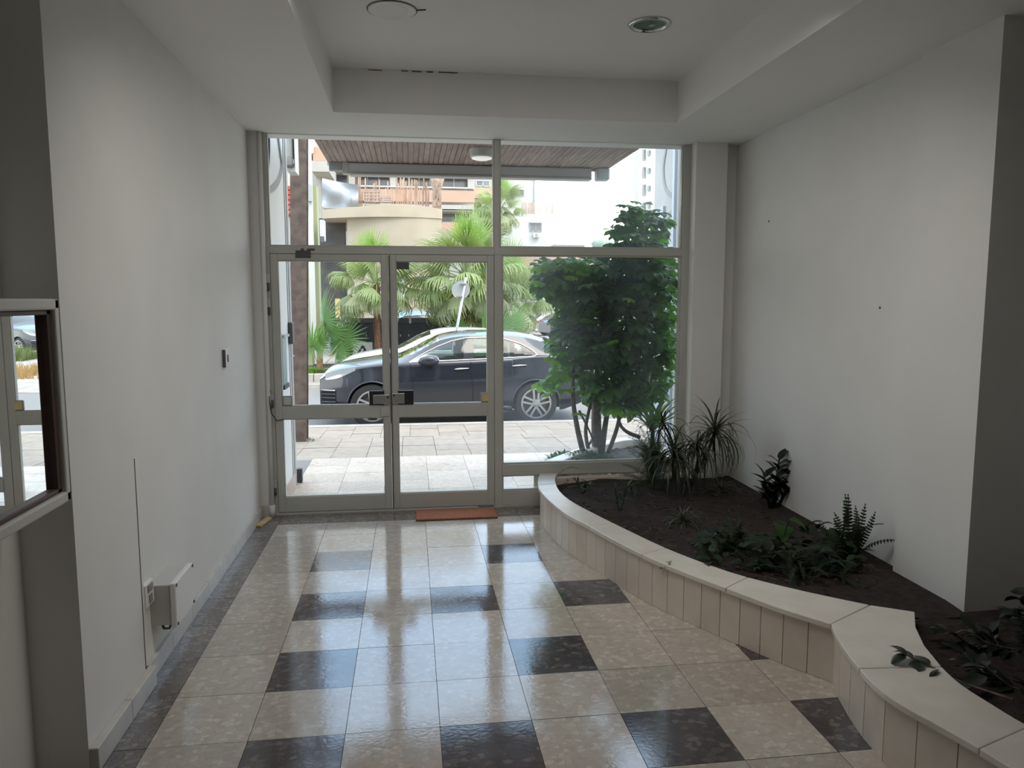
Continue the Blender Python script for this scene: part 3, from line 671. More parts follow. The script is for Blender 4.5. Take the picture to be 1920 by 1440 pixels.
o = MB().box(-1.05, -1.01, 6.78, 6.88, 1.27, 1.46).build('door_reader', MT['greyd'], bevel=.01); tag(o, 'small dark door reader on the white left porch wall', 'reader')
o = MB().box(-1.06, -1.01, 7.07, 7.13, -.03, .10).build('door_stop', MT['greyd'], bevel=.006); tag(o, 'small dark block at the foot of the left porch wall', 'block')
lb = thing('letter_box', 'pale green metal letter box on the left porch wall', 'box', (-1.05, 6.2, 1.0))
MB().box(-1.05, -.99, 6.10, 6.30, .98, 1.36).build('box_body', mat('pale_green_metal', (.38, .48, .45), rough=.4), lb, bevel=.008)
MB().box(-1.05, -.97, 6.08, 6.34, 1.36, 1.38).build('box_lid', MT['frame_w'], lb)
MB().box(-1.04, -.98, 6.10, 6.32, .95, .985).build('box_base', MT['greyd'], lb)
ps = thing('steel_post', 'tall rusty brown steel post on the pavement at left', 'post', (-1.52, 10.55, pz(10.55)))
MB().box(-1.625, -1.42, 10.44, 10.455, pz(10.5), 6.2).build('flange', MT['rust'], ps)
MB().box(-1.625, -1.42, 10.645, 10.66, pz(10.6), 6.2).build('flange', MT['rust'], ps)
MB().box(-1.53, -1.515, 10.455, 10.645, pz(10.5), 6.2).build('web', MT['rust'], ps)
MB().box(-1.65, -1.39, 10.42, 10.68, pz(10.5)-.01, pz(10.5)+.012).build('base_plate', MT['rust'], ps)
ps.rotation_euler.y = R(1.6)
for z in (.35, .9): MB().box(-1.60, -1.575, 10.425, 10.44, z, z+.02).build('bolt', MT['steel'], ps)
sb = thing('shop_sign_box', 'white box sign with pale frame projecting beside the steel post', 'sign', PY(545, 290, 9.6))
def qb(mb, a, b, c, d, Y, dp, t=0):
    p, r = PY(a, c, Y), PY(b, d, Y); return mb.box(p.x, r.x, Y, Y+dp, r.z, p.z)
qb(MB(), 522, 549, 215, 308, 9.55, .25).build('sign_face', MT['extw'], sb)
qb(qb(MB(), 549, 554, 215, 318, 9.55, .3), 538, 554, 314, 322, 9.55, .3).build('sign_frame', MT['frame_w'], sb, bevel=.004)
qb(qb(MB(), 545, 549, 215, 312, 9.50, .06), 538, 549, 309, 314, 9.50, .06).build('sign_shadow_gap', MT['greyd'], sb)
MB().box(-1.60, -1.53, 9.7, 10.46, 3.55, 3.6).build('bracket', MT['steel'], sb)
MB().lathe([(0, -.02), (.055, -.015), (.055, .05), (0, .05)], 20, 'y', PY(542, 302, 9.52)).build('sign_lamp', MT['grey'], sb)
rd = thing('red_crate_stack', 'stack of red plastic crates seen beside the steel post', 'crate', PY(544, 402, 13.2))
for i in range(6):
    qb(MB(), 534, 549, 348+9.3*i, 355.5+9.3*i, 13.2, .3).build('crate_rim', MT['red'], rd, bevel=.004)
    qb(MB(), 535, 548, 355+9.3*i, 357.5+9.3*i, 13.23, .24).build('crate_gap', mat('red_dark', (.25, .05, .045), rough=.6), rd)
nh = thing('neighbour_house', 'white neighbouring shop front at the far left', 'building', PY(530, 560, 13.6))
qb(MB(), 380, 539, 150, 740, 13.55, .6).build('wall', MT['extw'], nh); qb(MB(), 538, 543, 150, 700, 13.5, .2).build('downpipe', MT['frame_w'], nh)
qb(MB(), 539, 548, 404, 700, 13.8, .3).build('shutter', MT['extg'], nh)
# right porch wall with its relief and the outer pier
rw = MB().box(2.86, 3.1, 7.95, 8.75, -.1, 3.9).build('wall_porch_right', MT['extw']); tag(rw, 'white porch side wall with grey curved relief on the right', 'wall', kind='structure')
o = MB().box(2.30, 2.66, 6.085, 6.36, -.1, 3.4).build('wall_pier', MT['extw']); tag(o, 'white outer pier at the right edge of the side window', 'wall', kind='structure')
def yz(px, py): p = PX(px, py, 2.86); return (p.y, p.z)
relief([yz(1253, 262), yz(1245, 310), yz(1247, 345), yz(1254, 362), yz(1266, 370)], .05, .012, 2.86, -1).build('curved_band', MT['extg'], rw)
relief([yz(1264, 395), yz(1250, 410), yz(1240, 428), yz(1234, 450)], .05, .012, 2.86, -1).build('curved_band', MT['extg'], rw)
MB().box(2.83, 2.86, 8.0, 8.06, -.1, 3.9).box(2.83, 2.86, 8.35, 8.65, -.1, 2.7).build('blue_reflection', mat('pale_blue_reflection', (.46, .53, .64), rough=.3), rw)  # soft blue reflection in the glass, put in as pale blue strips

# ================================================================== CARS
def smooth_step(t): t = min(max(t, 0), 1); return t*t*(3-2*t)
def make_car(name, label, spec, paint, loc, rz=0, group=None, detail=True, glass='cglass'):
    root = thing(name, label, 'car', (0, 0, 0), group)
    L, w, Rt, hubs = spec['L'], spec['w'], spec['R'], spec['hubs']
    zs_t, zr_t, hood_t = spec['belt'], spec['roof'], spec['hood']; gx0, gx1 = spec['gh']; zbot = spec.get('bot', .26); Ra = Rt*1.12
    def wp(x):
        f = max(0, 1-x/spec.get('nr', .75)); b = max(0, 1-(L-x)/.7)
        return w*(1-.30*f**2.2-.20*b**2.4)
    def zs(x): return interp(zs_t, x)
    def zr(x): return interp(zr_t, x)
    def hz(x): return interp(hood_t, x)
    def zb(x):
        z = zbot+.10*max(0, 1-x/.35)**2+.16*max(0, 1-(L-x)/.5)
        for h in hubs:
            d = abs(x-h)
            if d < Ra: z = max(z, Rt+math.sqrt(Ra*Ra-d*d))
        return z
    def side(t): return 1-.055*(1-t)**2-.075*smooth_step((t-.62)/.38)*.8+.012*math.sin(t*7)
    def by(x, z):                                       # body half width at height z
        b = zbot; t = (z-b)/max(zs(x)-b, .05); return wp(x)*side(min(max(t, 0), 1))
    xs = set(round(L*i/110, 4) for i in range(111))
    for h in hubs:
        for s in (-1, 1): xs.update(round(h+s*Ra*c, 4) for c in (.9999, .985, .95, .9, .8, 1.0001))
    xs = sorted(x for x in xs if 0 <= x <= L); NS = 12; NT = 8; rows = []
    for x in xs:
        lo, hi = zb(x), zs(x); lo = min(lo, hi-.06); half = []
        for j in range(NS+1):
            z = lo+(hi-lo)*j/NS; half.append((by(x, z), z))
        ytop = half[-1][0]; cr = hz(x)-hi
        for j in range(1, NT+1):
            u = 1-j/NT; half.append((ytop*u, hi+cr*(1-u**2.6)))
        rows.append([(x, -a, z) for a, z in half]+[(x, a, z) for a, z in reversed(half[:-1])])
    m = MB().grid(rows); n = len(rows[0])
    for k in (0, len(rows)-1): m.add([rows[k][i] for i in range(n)], [tuple(range(n))])
    m.build('body', paint, root, smooth=True)
    # greenhouse
    N = 96; NG = 16; NR = 6; gx = [gx0+(gx1-gx0)*i/N for i in range(N+1)]
    def sect(x, s):
        z0, zc = min(zs(x)+.0, zr(x)-.02), zr(x); edge = zc-min(.075, (zc-z0)*.35); y0 = by(x, z0)*.985; y1 = w*(.70+.0*x)
        y1 = min(y1, y0-.02)
        return (y0+(y1-y0)*(s**1.25), z0+(edge-z0)*s)
    def gsurf(x, z):
        z0, zc = min(zs(x), zr(x)-.02), zr(x); edge = zc-min(.075, (zc-z0)*.35); s = (z-z0)/max(edge-z0, .02); return sect(x, min(max(s, 0), 1))[0]
    poly = spec['win']; pillars = spec['pillars']
    def inside(x, z):
        c = False; j = len(poly)-1
        for i in range(len(poly)):
            (xi, zi), (xj, zj) = poly[i], poly[j]
            if (zi > z) != (zj > z) and x < (xj-xi)*(z-zi)/(zj-zi)+xi: c = not c
            j = i
        return c
    V = []
    for x in gx:
        half = [sect(x, j/NG) for j in range(NG+1)]; y1, z1 = half[-1]; zc = zr(x)
        for j in range(1, NR+1):
            u = 1-j/NR; half.append((y1*u, z1+(zc-z1)*(1-u**2.2)))
        V.append([(x, -a, z) for a, z in half]+[(x, a, z) for a, z in reversed(half[:-1])])
    mb, mg, mp = MB(), MB(), MB(); nn = len(V[0]); ws, rwn = spec['wind'], spec['rear']
    idx = {}
    for i in range(N):
        for j in range(nn-1):
            quad = [V[i][j], V[i][j+1], V[i+1][j+1], V[i+1][j]]; cx = sum(p[0] for p in quad)/4; czz = sum(p[2] for p in quad)/4
            is_side = j < NG or j >= nn-1-NG; tgt = mb
            if is_side and inside(cx, czz): tgt = mp if any(a < cx < b for a, b in pillars) else mg
            elif not is_side and (ws[0] < cx < ws[1] or rwn[0] < cx < rwn[1]): tgt = mg
            tgt.add(quad, [(0, 1, 2, 3)])
    mb.build('cabin_shell', paint, root, smooth=True); mg.build('windows', MT[glass], root, smooth=True)
    if mp.v: mp.build('door_pillar', MT['cglass_d'], root, smooth=True)
    ins = MB().box(hubs[0]-.15, hubs[1]+.1, -w*.72, w*.72, .25, zs(2.4)-.16).box(.3, L-.4, -w*.62, w*.62, .25, .62)
    for sx in spec['seats']:
        for sy in (-.36, .36): ins.box(sx, sx+.16, sy-.22, sy+.22, zs(2.4)-.2, zr(sx)-.30).box(sx+.03, sx+.13, sy-.12, sy+.12, zr(sx)-.33, zr(sx)-.14)
    ins.build('interior', MT['seat'], root)
    if detail:
        loop = [Vector((x, 0, z)) for x, z in poly]; loop.append(loop[0]); fine = []
        for i in range(len(loop)-1):
            for t in range(8): fine.append(loop[i].lerp(loop[i+1], t/8))
        fine.append(loop[0])
        for sgn, nm in ((-1, 'window_trim'), (1, 'window_trim')):
            MB().tube([(p.x, sgn*(gsurf(p.x, p.z)+.004), p.z) for p in fine], .013, 6).build(nm, MT['chrome'], root, smooth=True)
        for xx in spec['seams']:
            for sgn in (-1, 1):
                MB().tube([(xx+.02*math.sin(k*.5), sgn*(by(xx, z)+.001), z) for k, z in enumerate([.40+(zs(xx)-.42)*t/10 for t in range(11)])], .0055, 4).build('door_seam', MT['seam'], root)
        for xx in spec['handles']:
            for sgn in (-1, 1):
                z = zs(xx)-.14; y = by(xx, z)
                h = MB().box(xx-.13, xx+.10, sgn*y-.006, sgn*y+.006, z-.018, z+.012).build('door_handle', MT['seam'], root, bevel=.004)
                MB().tube([(xx-.14, sgn*(y+.01), z), (xx-.05, sgn*(y+.028), z+.008), (xx+.11, sgn*(y+.014), z+.014)], [.012, .016, .010], 8).build('handle_grip', MT['chrome'], h, smooth=True)
        for sgn in (-1, 1):                              # sill trim and arches
            MB().tube([(x, sgn*(by(x, .30)-.002), .30) for x in [hubs[0]+Ra+.02+(hubs[1]-hubs[0]-2*Ra-.04)*t/14 for t in range(15)]], .05, 8).build('sill_trim', MT['black'], root, smooth=True)
            for h in hubs:
                MB().tube([(h+Ra*math.cos(R(a)), sgn*(by(h+Ra*math.cos(R(a)), Rt+Ra*math.sin(R(a)))+.002), Rt+Ra*math.sin(R(a))) for a in range(-10, 191, 8)], .014, 6).build('arch_lip', paint, root, smooth=True)
            # mirror
            mxx, mz = spec['mirror']; yb = by(mxx, zs(mxx)-.01)
            mm = MB().tube([(mxx-.16, sgn*(yb+.16), mz+.0), (mxx-.12, sgn*(yb+.16), mz+.015), (mxx+.02, sgn*(yb+.15), mz+.03), (mxx+.13, sgn*(yb+.13), mz+.02), (mxx+.17, sgn*(yb+.12), mz+.0)], [.02, .065, .095, .085, .05], 14).build('door_mirror', paint, root, smooth=True)
            MB().tube([(mxx+.05, sgn*(yb-.01), zs(mxx)-.05), (mxx+.03, sgn*(yb+.1), mz-.07)], [.05, .045], 8).build('mirror_arm', MT['seam'], mm, smooth=True)
            hd = spec.get('lamp', 0)
            hl = [[(x, sgn*(by(x, z+hd)+.006), z+hd) for x in [.10+.52*a/10 for a in range(11)] for z in [interp(((0, .80), (.3, .84), (.62, .98)), x)+(interp(((0, .88), (.3, .985), (.62, 1.045)), x)-interp(((0, .80), (.3, .84), (.62, .98)), x))*b/5]] for b in range(6)]
            MB().grid(hl).build('headlamp', MT['headl'], root, smooth=True)
            gr = [[(x, sgn*(by(x, z)+.006), z) for x in [.02+.26*a/6 for a in range(7)]] for z in [.42+.22*b/6 for b in range(7)]]
            ig = MB().grid(gr).build('air_intake', MT['seam'], root, smooth=True)
            for b in (0, 1, 2, 3):
                z = .44+.065*b; MB().tube([(x, sgn*(by(x, z)+.012), z) for x in (.03, .1, .18, .27)], .010 if b < 3 else .014, 6).build('intake_slat', MT['csil'] if b == 3 else MT['cgrey'], ig, smooth=True)
        MB().box(-.02, .03, -.5, .5, .42, .70).build('front_grille', MT['seam'], root, bevel=.01)
        MB().tube([(L-.8, -.55, zr(L-.8)+.0), (L-.66, -.56, zr(L-.8)-.05), (L-.66, .56, zr(L-.8)-.05), (L-.8, .55, zr(L-.8))], .03, 8).build('roof_spoiler', paint, root, smooth=True)
    for sgn in (-1, 1):
        tl = [[(x, sgn*(by(x, z)+.008), z) for x in [L-.42+.34*a/6 for a in range(7)]] for z in [zs(L-.3)-.22+.16*b/4 for b in range(5)]]
        MB().grid(tl).build('tail_lamp', MT['tail'], root, smooth=True)
    if 'plate' in spec: MB().box(L-.02, L+.012, -.26, .26, .62, .74).build('number_plate', MT['frame_w'], root)
    tw = .235; rr = Rt*.70
    for h in hubs:
        for sgn in (-1, 1):
            y = sgn*(w-.015)
            wh = MB().lathe([(rr, -tw*.5), (rr+.03, -tw*.5), (Rt-.025, -tw*.46), (Rt, -tw*.34), (Rt, tw*.34), (Rt-.025, tw*.46), (rr+.03, tw*.5), (rr, tw*.5), (rr, -tw*.5)], 40, 'y', (h, y-sgn*tw/2, Rt), False).build('tyre', MT['tyre'], root, smooth=False)
            f = y+sgn*.004
            rm = MB(); a0 = f; b0 = f-sgn*.03
            prof = [(rr-.022, b0), (rr-.022, a0), (rr+.006, a0), (rr+.006, b0), (rr-.022, b0)]
            rm.lathe(prof, 40, 'y', (h, 0, Rt), False)
            for k in range(5):
                for dd in (-.042, .042):
                    a = R(90+72*k); u = Vector((math.cos(a), 0, math.sin(a))); v = Vector((-math.sin(a), 0, math.cos(a))); c = Vector((h, 0, Rt))
                    def pt(r, s, yy): q_ = c+u*r+v*s; return (q_.x, yy, q_.z)
                    hw = .017; r0, r1 = .05, rr-.015
                    rm.add([pt(r0, dd*.75-hw, f-sgn*.012), pt(r0, dd*.75+hw, f-sgn*.012), pt(r1, dd*1.15+hw, f), pt(r1, dd*1.15-hw, f), pt(r0, dd*.75-hw, f-sgn*.05), pt(r0, dd*.75+hw, f-sgn*.05), pt(r1, dd*1.15+hw, f-sgn*.045), pt(r1, dd*1.15-hw, f-sgn*.045)],
                           [(0, 1, 2, 3), (4, 5, 6, 7), (0, 1, 5, 4), (1, 2, 6, 5), (2, 3, 7, 6), (3, 0, 4, 7)])
            rm.lathe([(0, f-sgn*.05), (.075, f-sgn*.05), (.068, f-sgn*.008), (.03, f-sgn*.002), (0, f-sgn*.002)], 20, 'y', (h, 0, Rt))
            rm.build('alloy_wheel', MT['alloy'], wh)
            MB().lathe([(0, y-sgn*.10), (rr-.02, y-sgn*.10), (rr-.02, y-sgn*.085), (0, y-sgn*.085)], 28, 'y', (h, 0, Rt)).lathe([(0, y-sgn*.082), (.17, y-sgn*.082), (.17, y-sgn*.06), (0, y-sgn*.06)], 24, 'y', (h, 0, Rt)).build('brake_disc', MT['greyd'], wh)
    root.location = loc; root.rotation_euler.z = rz; return root
SUV = dict(L=4.68, w=.955, R=.372, hubs=(.89, 3.70), gh=(1.16, 4.50), bot=.25, nr=.9,
    belt=((0, .80), (.2, .90), (.55, .99), (1.0, 1.055), (1.5, 1.09), (2.5, 1.125), (3.3, 1.16), (3.9, 1.19), (4.4, 1.14), (4.68, .92)),
    hood=((0, .84), (.12, .97), (.35, 1.06), (.8, 1.14), (1.3, 1.20), (2.5, 1.2), (3.9, 1.21), (4.4, 1.18), (4.68, .95)),
    roof=((1.16, 1.165), (1.3, 1.185), (1.6, 1.315), (1.85, 1.445), (2.07, 1.545), (2.4, 1.605), (2.93, 1.62), (3.4, 1.60), (3.75, 1.53), (4.0, 1.44), (4.25, 1.30), (4.5, 1.12)),
    win=((1.52, 1.105), (1.75, 1.235), (2.0, 1.36), (2.25, 1.455), (2.5, 1.505), (2.93, 1.51), (3.2, 1.475), (3.45, 1.40), (3.65, 1.29), (3.72, 1.215), (3.66, 1.185), (2.9, 1.155), (2.2, 1.13)),
    pillars=((2.46, 2.62), (3.20, 3.25)), wind=(1.33, 2.02), rear=(4.02, 4.42), seats=(2.35, 3.25), seams=(1.56, 2.58), handles=(2.42, 3.42), mirror=(1.83, 1.12))
carx = PY(597, 735, 12.95).x
make_car('parked_suv', 'dark navy SUV parked side on at the near kerb', SUV, MT['navy'], (carx, 13.83, SZ))
HAT = dict(lamp=-.17, L=4.45, w=.89, R=.32, hubs=(.86, 3.46), gh=(1.10, 4.38), bot=.2,
    belt=((0, .66), (.3, .78), (.8, .88), (1.3, .93), (2.5, .97), (3.6, 1.01), (4.2, .98), (4.45, .78)),
    hood=((0, .70), (.3, .87), (.8, .98), (1.3, 1.03), (3.9, 1.03), (4.2, 1.0), (4.45, .80)),
    roof=((1.1, 1.0), (1.25, 1.05), (1.9, 1.37), (2.3, 1.47), (2.8, 1.49), (3.4, 1.46), (3.9, 1.37), (4.15, 1.22), (4.38, .98)),
    win=((1.55, .975), (2.0, 1.21), (2.35, 1.33), (2.9, 1.36), (3.4, 1.33), (3.8, 1.22), (3.98, 1.08), (3.9, 1.04), (2.6, 1.0)),
    pillars=((2.5, 2.6), (3.3, 3.36)), wind=(1.28, 2.05), rear=(3.95, 4.3), seats=(2.3, 3.2), seams=(1.5, 2.55), handles=(2.4, 3.3), mirror=(1.75, 1.0), plate=1)
make_car('parked_sedan', 'white car parked at the far kerb behind the navy SUV', HAT, MT['cwhite'], (PY(634, 690, 17.2).x, 17.6, SZ+.05), glass='cglass_d')
make_car('parked_hatchback', 'light blue car showing its roof above the black fence', HAT, MT['cblue'], (PY(620, 600, 24.5).x, 24.6, -.16), glass='cglass_d')
make_car('parked_hatchback', 'white hatchback parked far right beyond the palms', HAT, MT['cwhite'], (PY(1000, 600, 46).x+4.3, 46, -.5), R(184), glass='cglass_d')
make_car('parked_estate', 'dark grey estate car with red tail lamp, far right beyond the palms', dict(SUV), MT['cgrey'], (PY(1013, 600, 42).x+4.5, 42, -.5), R(196), glass='cglass_d')
make_car('parked_estate', 'dark car on the gravel lot, seen in the wall mirror', dict(SUV), MT['cgrey'], (11.2, 31.2, -.5), R(35), glass='cglass_d')

# ================================================================== ACROSS THE STREET
def fan(name, rad, n, spread, pet, droop, tip, mats, wsc=1.0):
    """one fan palm leaf: petiole along +X, pleated blades from its end"""
    m = MB(); pts = [Vector((pet*t, 0, -.10*pet*t*t)) for t in (0, .35, .7, 1)]
    m.cur = 1; m.tube(pts, [.022, .014, .011, .009], 5); m.cur = 0
    c = pts[-1]; da = 2*spread/n
    for i in range(n):
        a = -spread+da*(i+.5)+random.uniform(-.15, .15)*da; L = rad*(.78+.22*math.cos(a*.9))*random.uniform(.9, 1.06)
        u = Vector((math.cos(a), math.sin(a), 0)); s = Vector((-math.sin(a), math.cos(a), 0))
        rs = (0, .25, .5, .68, .84, 1.0); p = c.copy(); ang = -droop*.3-.12*abs(a); vs = []; last = 0
        for r in rs:
            dl = (r-last)*L; last = r
            ang2 = ang-droop*r-tip*max(0, r-.45)**1.3*2.2*random.uniform(.7, 1.3)
            p = p+(u*math.cos(ang2)+Vector((0, 0, math.sin(ang2))))*dl
            w = wsc*min(r*L*math.tan(da/2)*1.05, .34*L*math.tan(da/2)*1.05)*(1 if r < .5 else (1-(r-.5)/.5)**.8)+.002
            f = w*.45
            vs += [p-s*w-Vector((0, 0, f)), p+Vector((0, 0, 0)), p+s*w-Vector((0, 0, f))]
        fs = []
        for j in range(len(rs)-1): fs += [(3*j, 3*j+1, 3*j+4, 3*j+3), (3*j+1, 3*j+2, 3*j+5, 3*j+4)]
        m.add(vs, fs)
    return m.mesh(name, mats)
FR = [fan('frond_open', .80, 38, R(150), .75, .25, .9, [MT['frond'], MT['petiole']]), fan('frond_open_b', .78, 36, R(140), .85, .45, 1.7, [MT['frond'], MT['petiole']]),
      fan('frond_hanging', .85, 34, R(125), .8, .55, 2.1, [MT['frond_o'], MT['petiole']]), fan('frond_fresh', .80, 32, R(95), .75, -.02, .25, [MT['frond_y'], MT['petiole']]),
      fan('frond_stiff', .75, 30, R(160), .55, .05, .25, [MT['frond_g'], MT['petiole']])]
def orient(az, el, roll=0, loc=(0, 0, 0), s=1):
    return Matrix.Translation(loc) @ Matrix.Rotation(az, 4, 'Z') @ Matrix.Rotation(-el, 4, 'Y') @ Matrix.Rotation(roll, 4, 'X') @ Matrix.Scale(s, 4)
def palm(label, base, top, r0, nfr, s, fresh=3, hang=.5, seed=1, group='fan palms across the street', azb=None, fmul=1):
    rnd = random.Random(seed); t = thing('fan_palm', label, 'palm', base, group); b, tp = Vector(base), Vector(top)
    pts = [b.lerp(tp, i/10)+Vector((0, 0, 0)) for i in range(11)]
    MB().tube(pts, [r0*(1.25-.45*i/10) for i in range(11)], 12).build('trunk', MT['palm_tr'], t, smooth=True)
    m = MB(); d = (tp-b)
    for i in range(int(d.length/.055)):
        for j in range(5):
            a = 2.4*i+j*2*math.pi/5; f = i*.055/d.length; rr = r0*(1.25-.45*f); c = b.lerp(tp, f); u = Vector((math.cos(a), math.sin(a), 0)); s_ = Vector((-math.sin(a), math.cos(a), 0)); z = Vector((0, 0, 1))
            w = r0*.55; o_ = c+u*rr*.9
            m.add([o_-s_*w, o_+s_*w, o_+u*r0*.42+z*.10+s_*w*.3, o_+u*r0*.42+z*.10-s_*w*.3], [(0, 1, 2, 3)])
    o = m.build('leaf_bases', MT['palm_tr'], t); o['kind'] = 'stuff'
    off = tp-b
    for i in range(nfr):
        el = R(62-122*hang*2*(i/nfr))+R(rnd.uniform(-8, 8)); az = i*2.39996+rnd.uniform(-.2, .2)
        me = FR[2] if el < R(-8) else (FR[1] if el < R(25) else FR[0])
        inst('frond', me, t, orient(az, el, rnd.uniform(-.3, .3), off+Vector((0, 0, rnd.uniform(-.1, .08))), s*rnd.uniform(.88, 1.1)))
    for i in range(fresh):
        az = rnd.uniform(0, 6.28) if azb is None else azb[i % len(azb)]
        inst('frond', FR[3], t, orient(az, R(rnd.uniform(70, 84)), R(90)+rnd.uniform(-.3, .3), off, s*fmul*rnd.uniform(.95, 1.1)))
    return t
GZ = -.40
def at_ground(px, Y, z=GZ): p = PY(px, 600, Y); return Vector((p.x, Y, z))
b1 = at_ground(707, 20.6); p_ = PY(706, 532, 20.6)
palm('slim fan palm before the black fence, left of the pair', b1, p_, .085, 26, .98, 5, .42, 3)
b2 = PY(846, 640, 20.9); b2.z = GZ; p_ = PY(874, 520, 20.9)
palm('stout leaning fan palm behind the round road sign', b2, p_, .19, 36, 1.2, 6, .44, 5)
b3 = at_ground(940, 22.0); p_ = PY(945, 560, 22.0)
palm('low broad fan palm right of the door mullion', b3, p_, .14, 30, 1.15, 3, .5, 8)
b4 = at_ground(935, 48, -.5); p_ = PY(934, 388, 48)
palm('tall distant fan palm by the white house', b4, p_, .18, 34, 1.36, 5, .58, 12)
bp_ = thing('young_fan_palm', 'bushy young fan palm with stiff green leaves at the left', 'palm', at_ground(596, 20.1))
for (px, py, az, el, ro, s) in ((602, 600, 2.6, 60, 1.3, 1.15), (612, 622, -.3, 55, 1.2, .95), (640, 636, .1, 28, .9, 1.0), (622, 686, -.6, -6, .6, 1.0), (590, 692, -2.0, -14, .7, .8), (585, 650, 2.9, 25, .9, .9), (630, 660, .5, 12, .6, .8), (596, 640, -1.6, 45, 1.2, .8)):
    c = PY(px, py, 20.0); b = bp_.location; d = c-b-Vector((0, 0, .25)); az_ = math.atan2(d.y, d.x) if abs(d.x)+abs(d.y) > .05 else az; el_ = math.atan2(d.z, math.hypot(d.x, d.y))
    off = d+Vector((0, 0, .25))-Vector((math.cos(az_)*math.cos(el_), math.sin(az_)*math.cos(el_), math.sin(el_)))*.55*s
    inst('frond', FR[4], bp_, orient(az_, el_, R(75) if el_ > R(40) else R(30), off, s))
MB().tube([bp_.location, bp_.location+Vector((.02, 0, .55))], [.10, .07], 10).build('trunk', MT['palm_tr'], bp_, smooth=True)
lc = thing('low_palm', 'small stiff fan palm leaves low behind the SUV roof', 'palm', at_ground(905, 19.9))
for (px, py, s, ro) in ((905, 612, .85, 60), (962, 612, .8, 75), (870, 622, .7, 50), (935, 618, .8, 65)):
    c = PY(px, py, 19.9); d = c-lc.location; az_ = math.atan2(d.y, d.x) if abs(d.x) > .2 else -1.57; el_ = math.atan2(d.z, max(.2, math.hypot(d.x, d.y)))
    inst('frond', FR[4], lc, orient(az_, el_, R(ro), d-Vector((math.cos(az_)*math.cos(el_), 0, math.sin(el_)))*.5*s, s))
# planting kerb
pk = thing('planting_kerb', 'low grey kerb edging the palm bed across the street', 'kerb', PY(600, 690, 19.6))
for i in range(6):
    x0 = PY(520, 690, 19.6).x+i*.9; MB().box(x0, x0+.885, 19.5, 19.75, -.42, -.2).build('kerb_stone', MT['kerb'], pk, bevel=.02)
MB().box(PY(515, 690, 19.7).x, PY(1000, 690, 19.7).x, 19.75, 23.5, -.42, -.27).build('bed_soil', MT['soil'], pk)['kind'] = 'stuff'
# fence
FYY = 21.6; fx0 = PY(648, 640, FYY).x; fx1 = PY(838, 640, FYY).x; ft = PY(700, 603, FYY).z
fe = thing('board_fence', 'black vertical board fence across the street behind the palms', 'fence', (fx0, FYY, -.4))
nB = 24; bw = (fx1-fx0)/nB
for i in range(nB): MB().box(fx0+bw*i-.001, fx0+bw*(i+1)+.001, FYY+.008*(i % 2), FYY+.03+.008*(i % 2), -.38, ft-.02).build('board', MT['fence'], fe)
MB().box(fx0-.05, fx1+.05, FYY-.03, FYY+.08, ft-.03, ft+.10).build('top_rail', mat('fence_cap', (.05, .052, .055), rough=.5), fe)
MB().box(fx0-.05, fx1+.05, FYY+.03, FYY+.07, ft-.5, ft-.4).build('back_rail', MT['fence'], fe); MB().box(fx0-.05, fx1+.05, FYY+.03, FYY+.07, -.2, -.1).build('back_rail', MT['fence'], fe)
for i in range(0, nB, 2): MB().box(fx0+bw*i+.1, fx0+bw*i+.115, FYY-.004, FYY+.001, ft-.42, ft-.36).build('screw_plate', MT['steel'], fe)
st_ = MB().box(PY(767, 600, FYY).x, PY(771, 600, FYY).x, FYY-.05, FYY-.03, ft-.05, ft+.14).build('fence_bracket', MT['signb'], fe)
# junk bits by the fence: white letter box stack
jk = thing('meter_boxes', 'pale meter boxes on a pole at the left end of the black fence', 'box', PY(648, 640, 21.2))
qb(MB(), 647, 657, 597, 604, 21.2, .2).build('box_body', MT['frame_w'], jk, bevel=.02); qb(MB(), 646, 653, 580, 592, 21.2, .15).build('box_body', MT['grey'], jk, bevel=.01)
qb(MB(), 632, 638, 600, 640, 21.25, .1).build('pole', MT['frame_w'], jk); qb(MB(), 629, 645, 606, 612, 21.2, .12).build('box_body', MT['frame_w'], jk); qb(MB(), 628, 637, 596, 603, 21.2, .12).build('box_body', MT['greyd'], jk)
# warning sign
WY = 20.9; ws = thing('warning_sign', 'white square board with a black triangle works symbol by the fence', 'sign', PY(680, 690, WY))
qb(MB(), 661, 699, 642, 690, WY, .03).build('board', MT['signw'], ws)
def wpt(px, py): p = PY(px, py, WY-.004); return (p.x, p.z)
tri = [wpt(680, 645), wpt(697, 673), wpt(663, 673)]; tin = [wpt(680, 652), wpt(691, 670), wpt(669, 670)]
vs = [(a, WY-.006, b) for a, b in tri+tin]
MB().add(vs, [(0, 1, 4, 3), (1, 2, 5, 4), (2, 0, 3, 5)]).build('triangle', MT['black'], ws)
m = MB()
for poly in ([(677, 661), (681, 663), (685, 668), (682, 670), (678, 665)], [(683, 656), (686, 658), (680, 664), (677, 662)], [(674, 668), (680, 665), (687, 670), (674, 671)]): m.add([(wpt(a, b)[0], WY-.006, wpt(a, b)[1]) for a, b in poly], [tuple(range(len(poly)))])
m.build('symbol', MT['black'], ws)
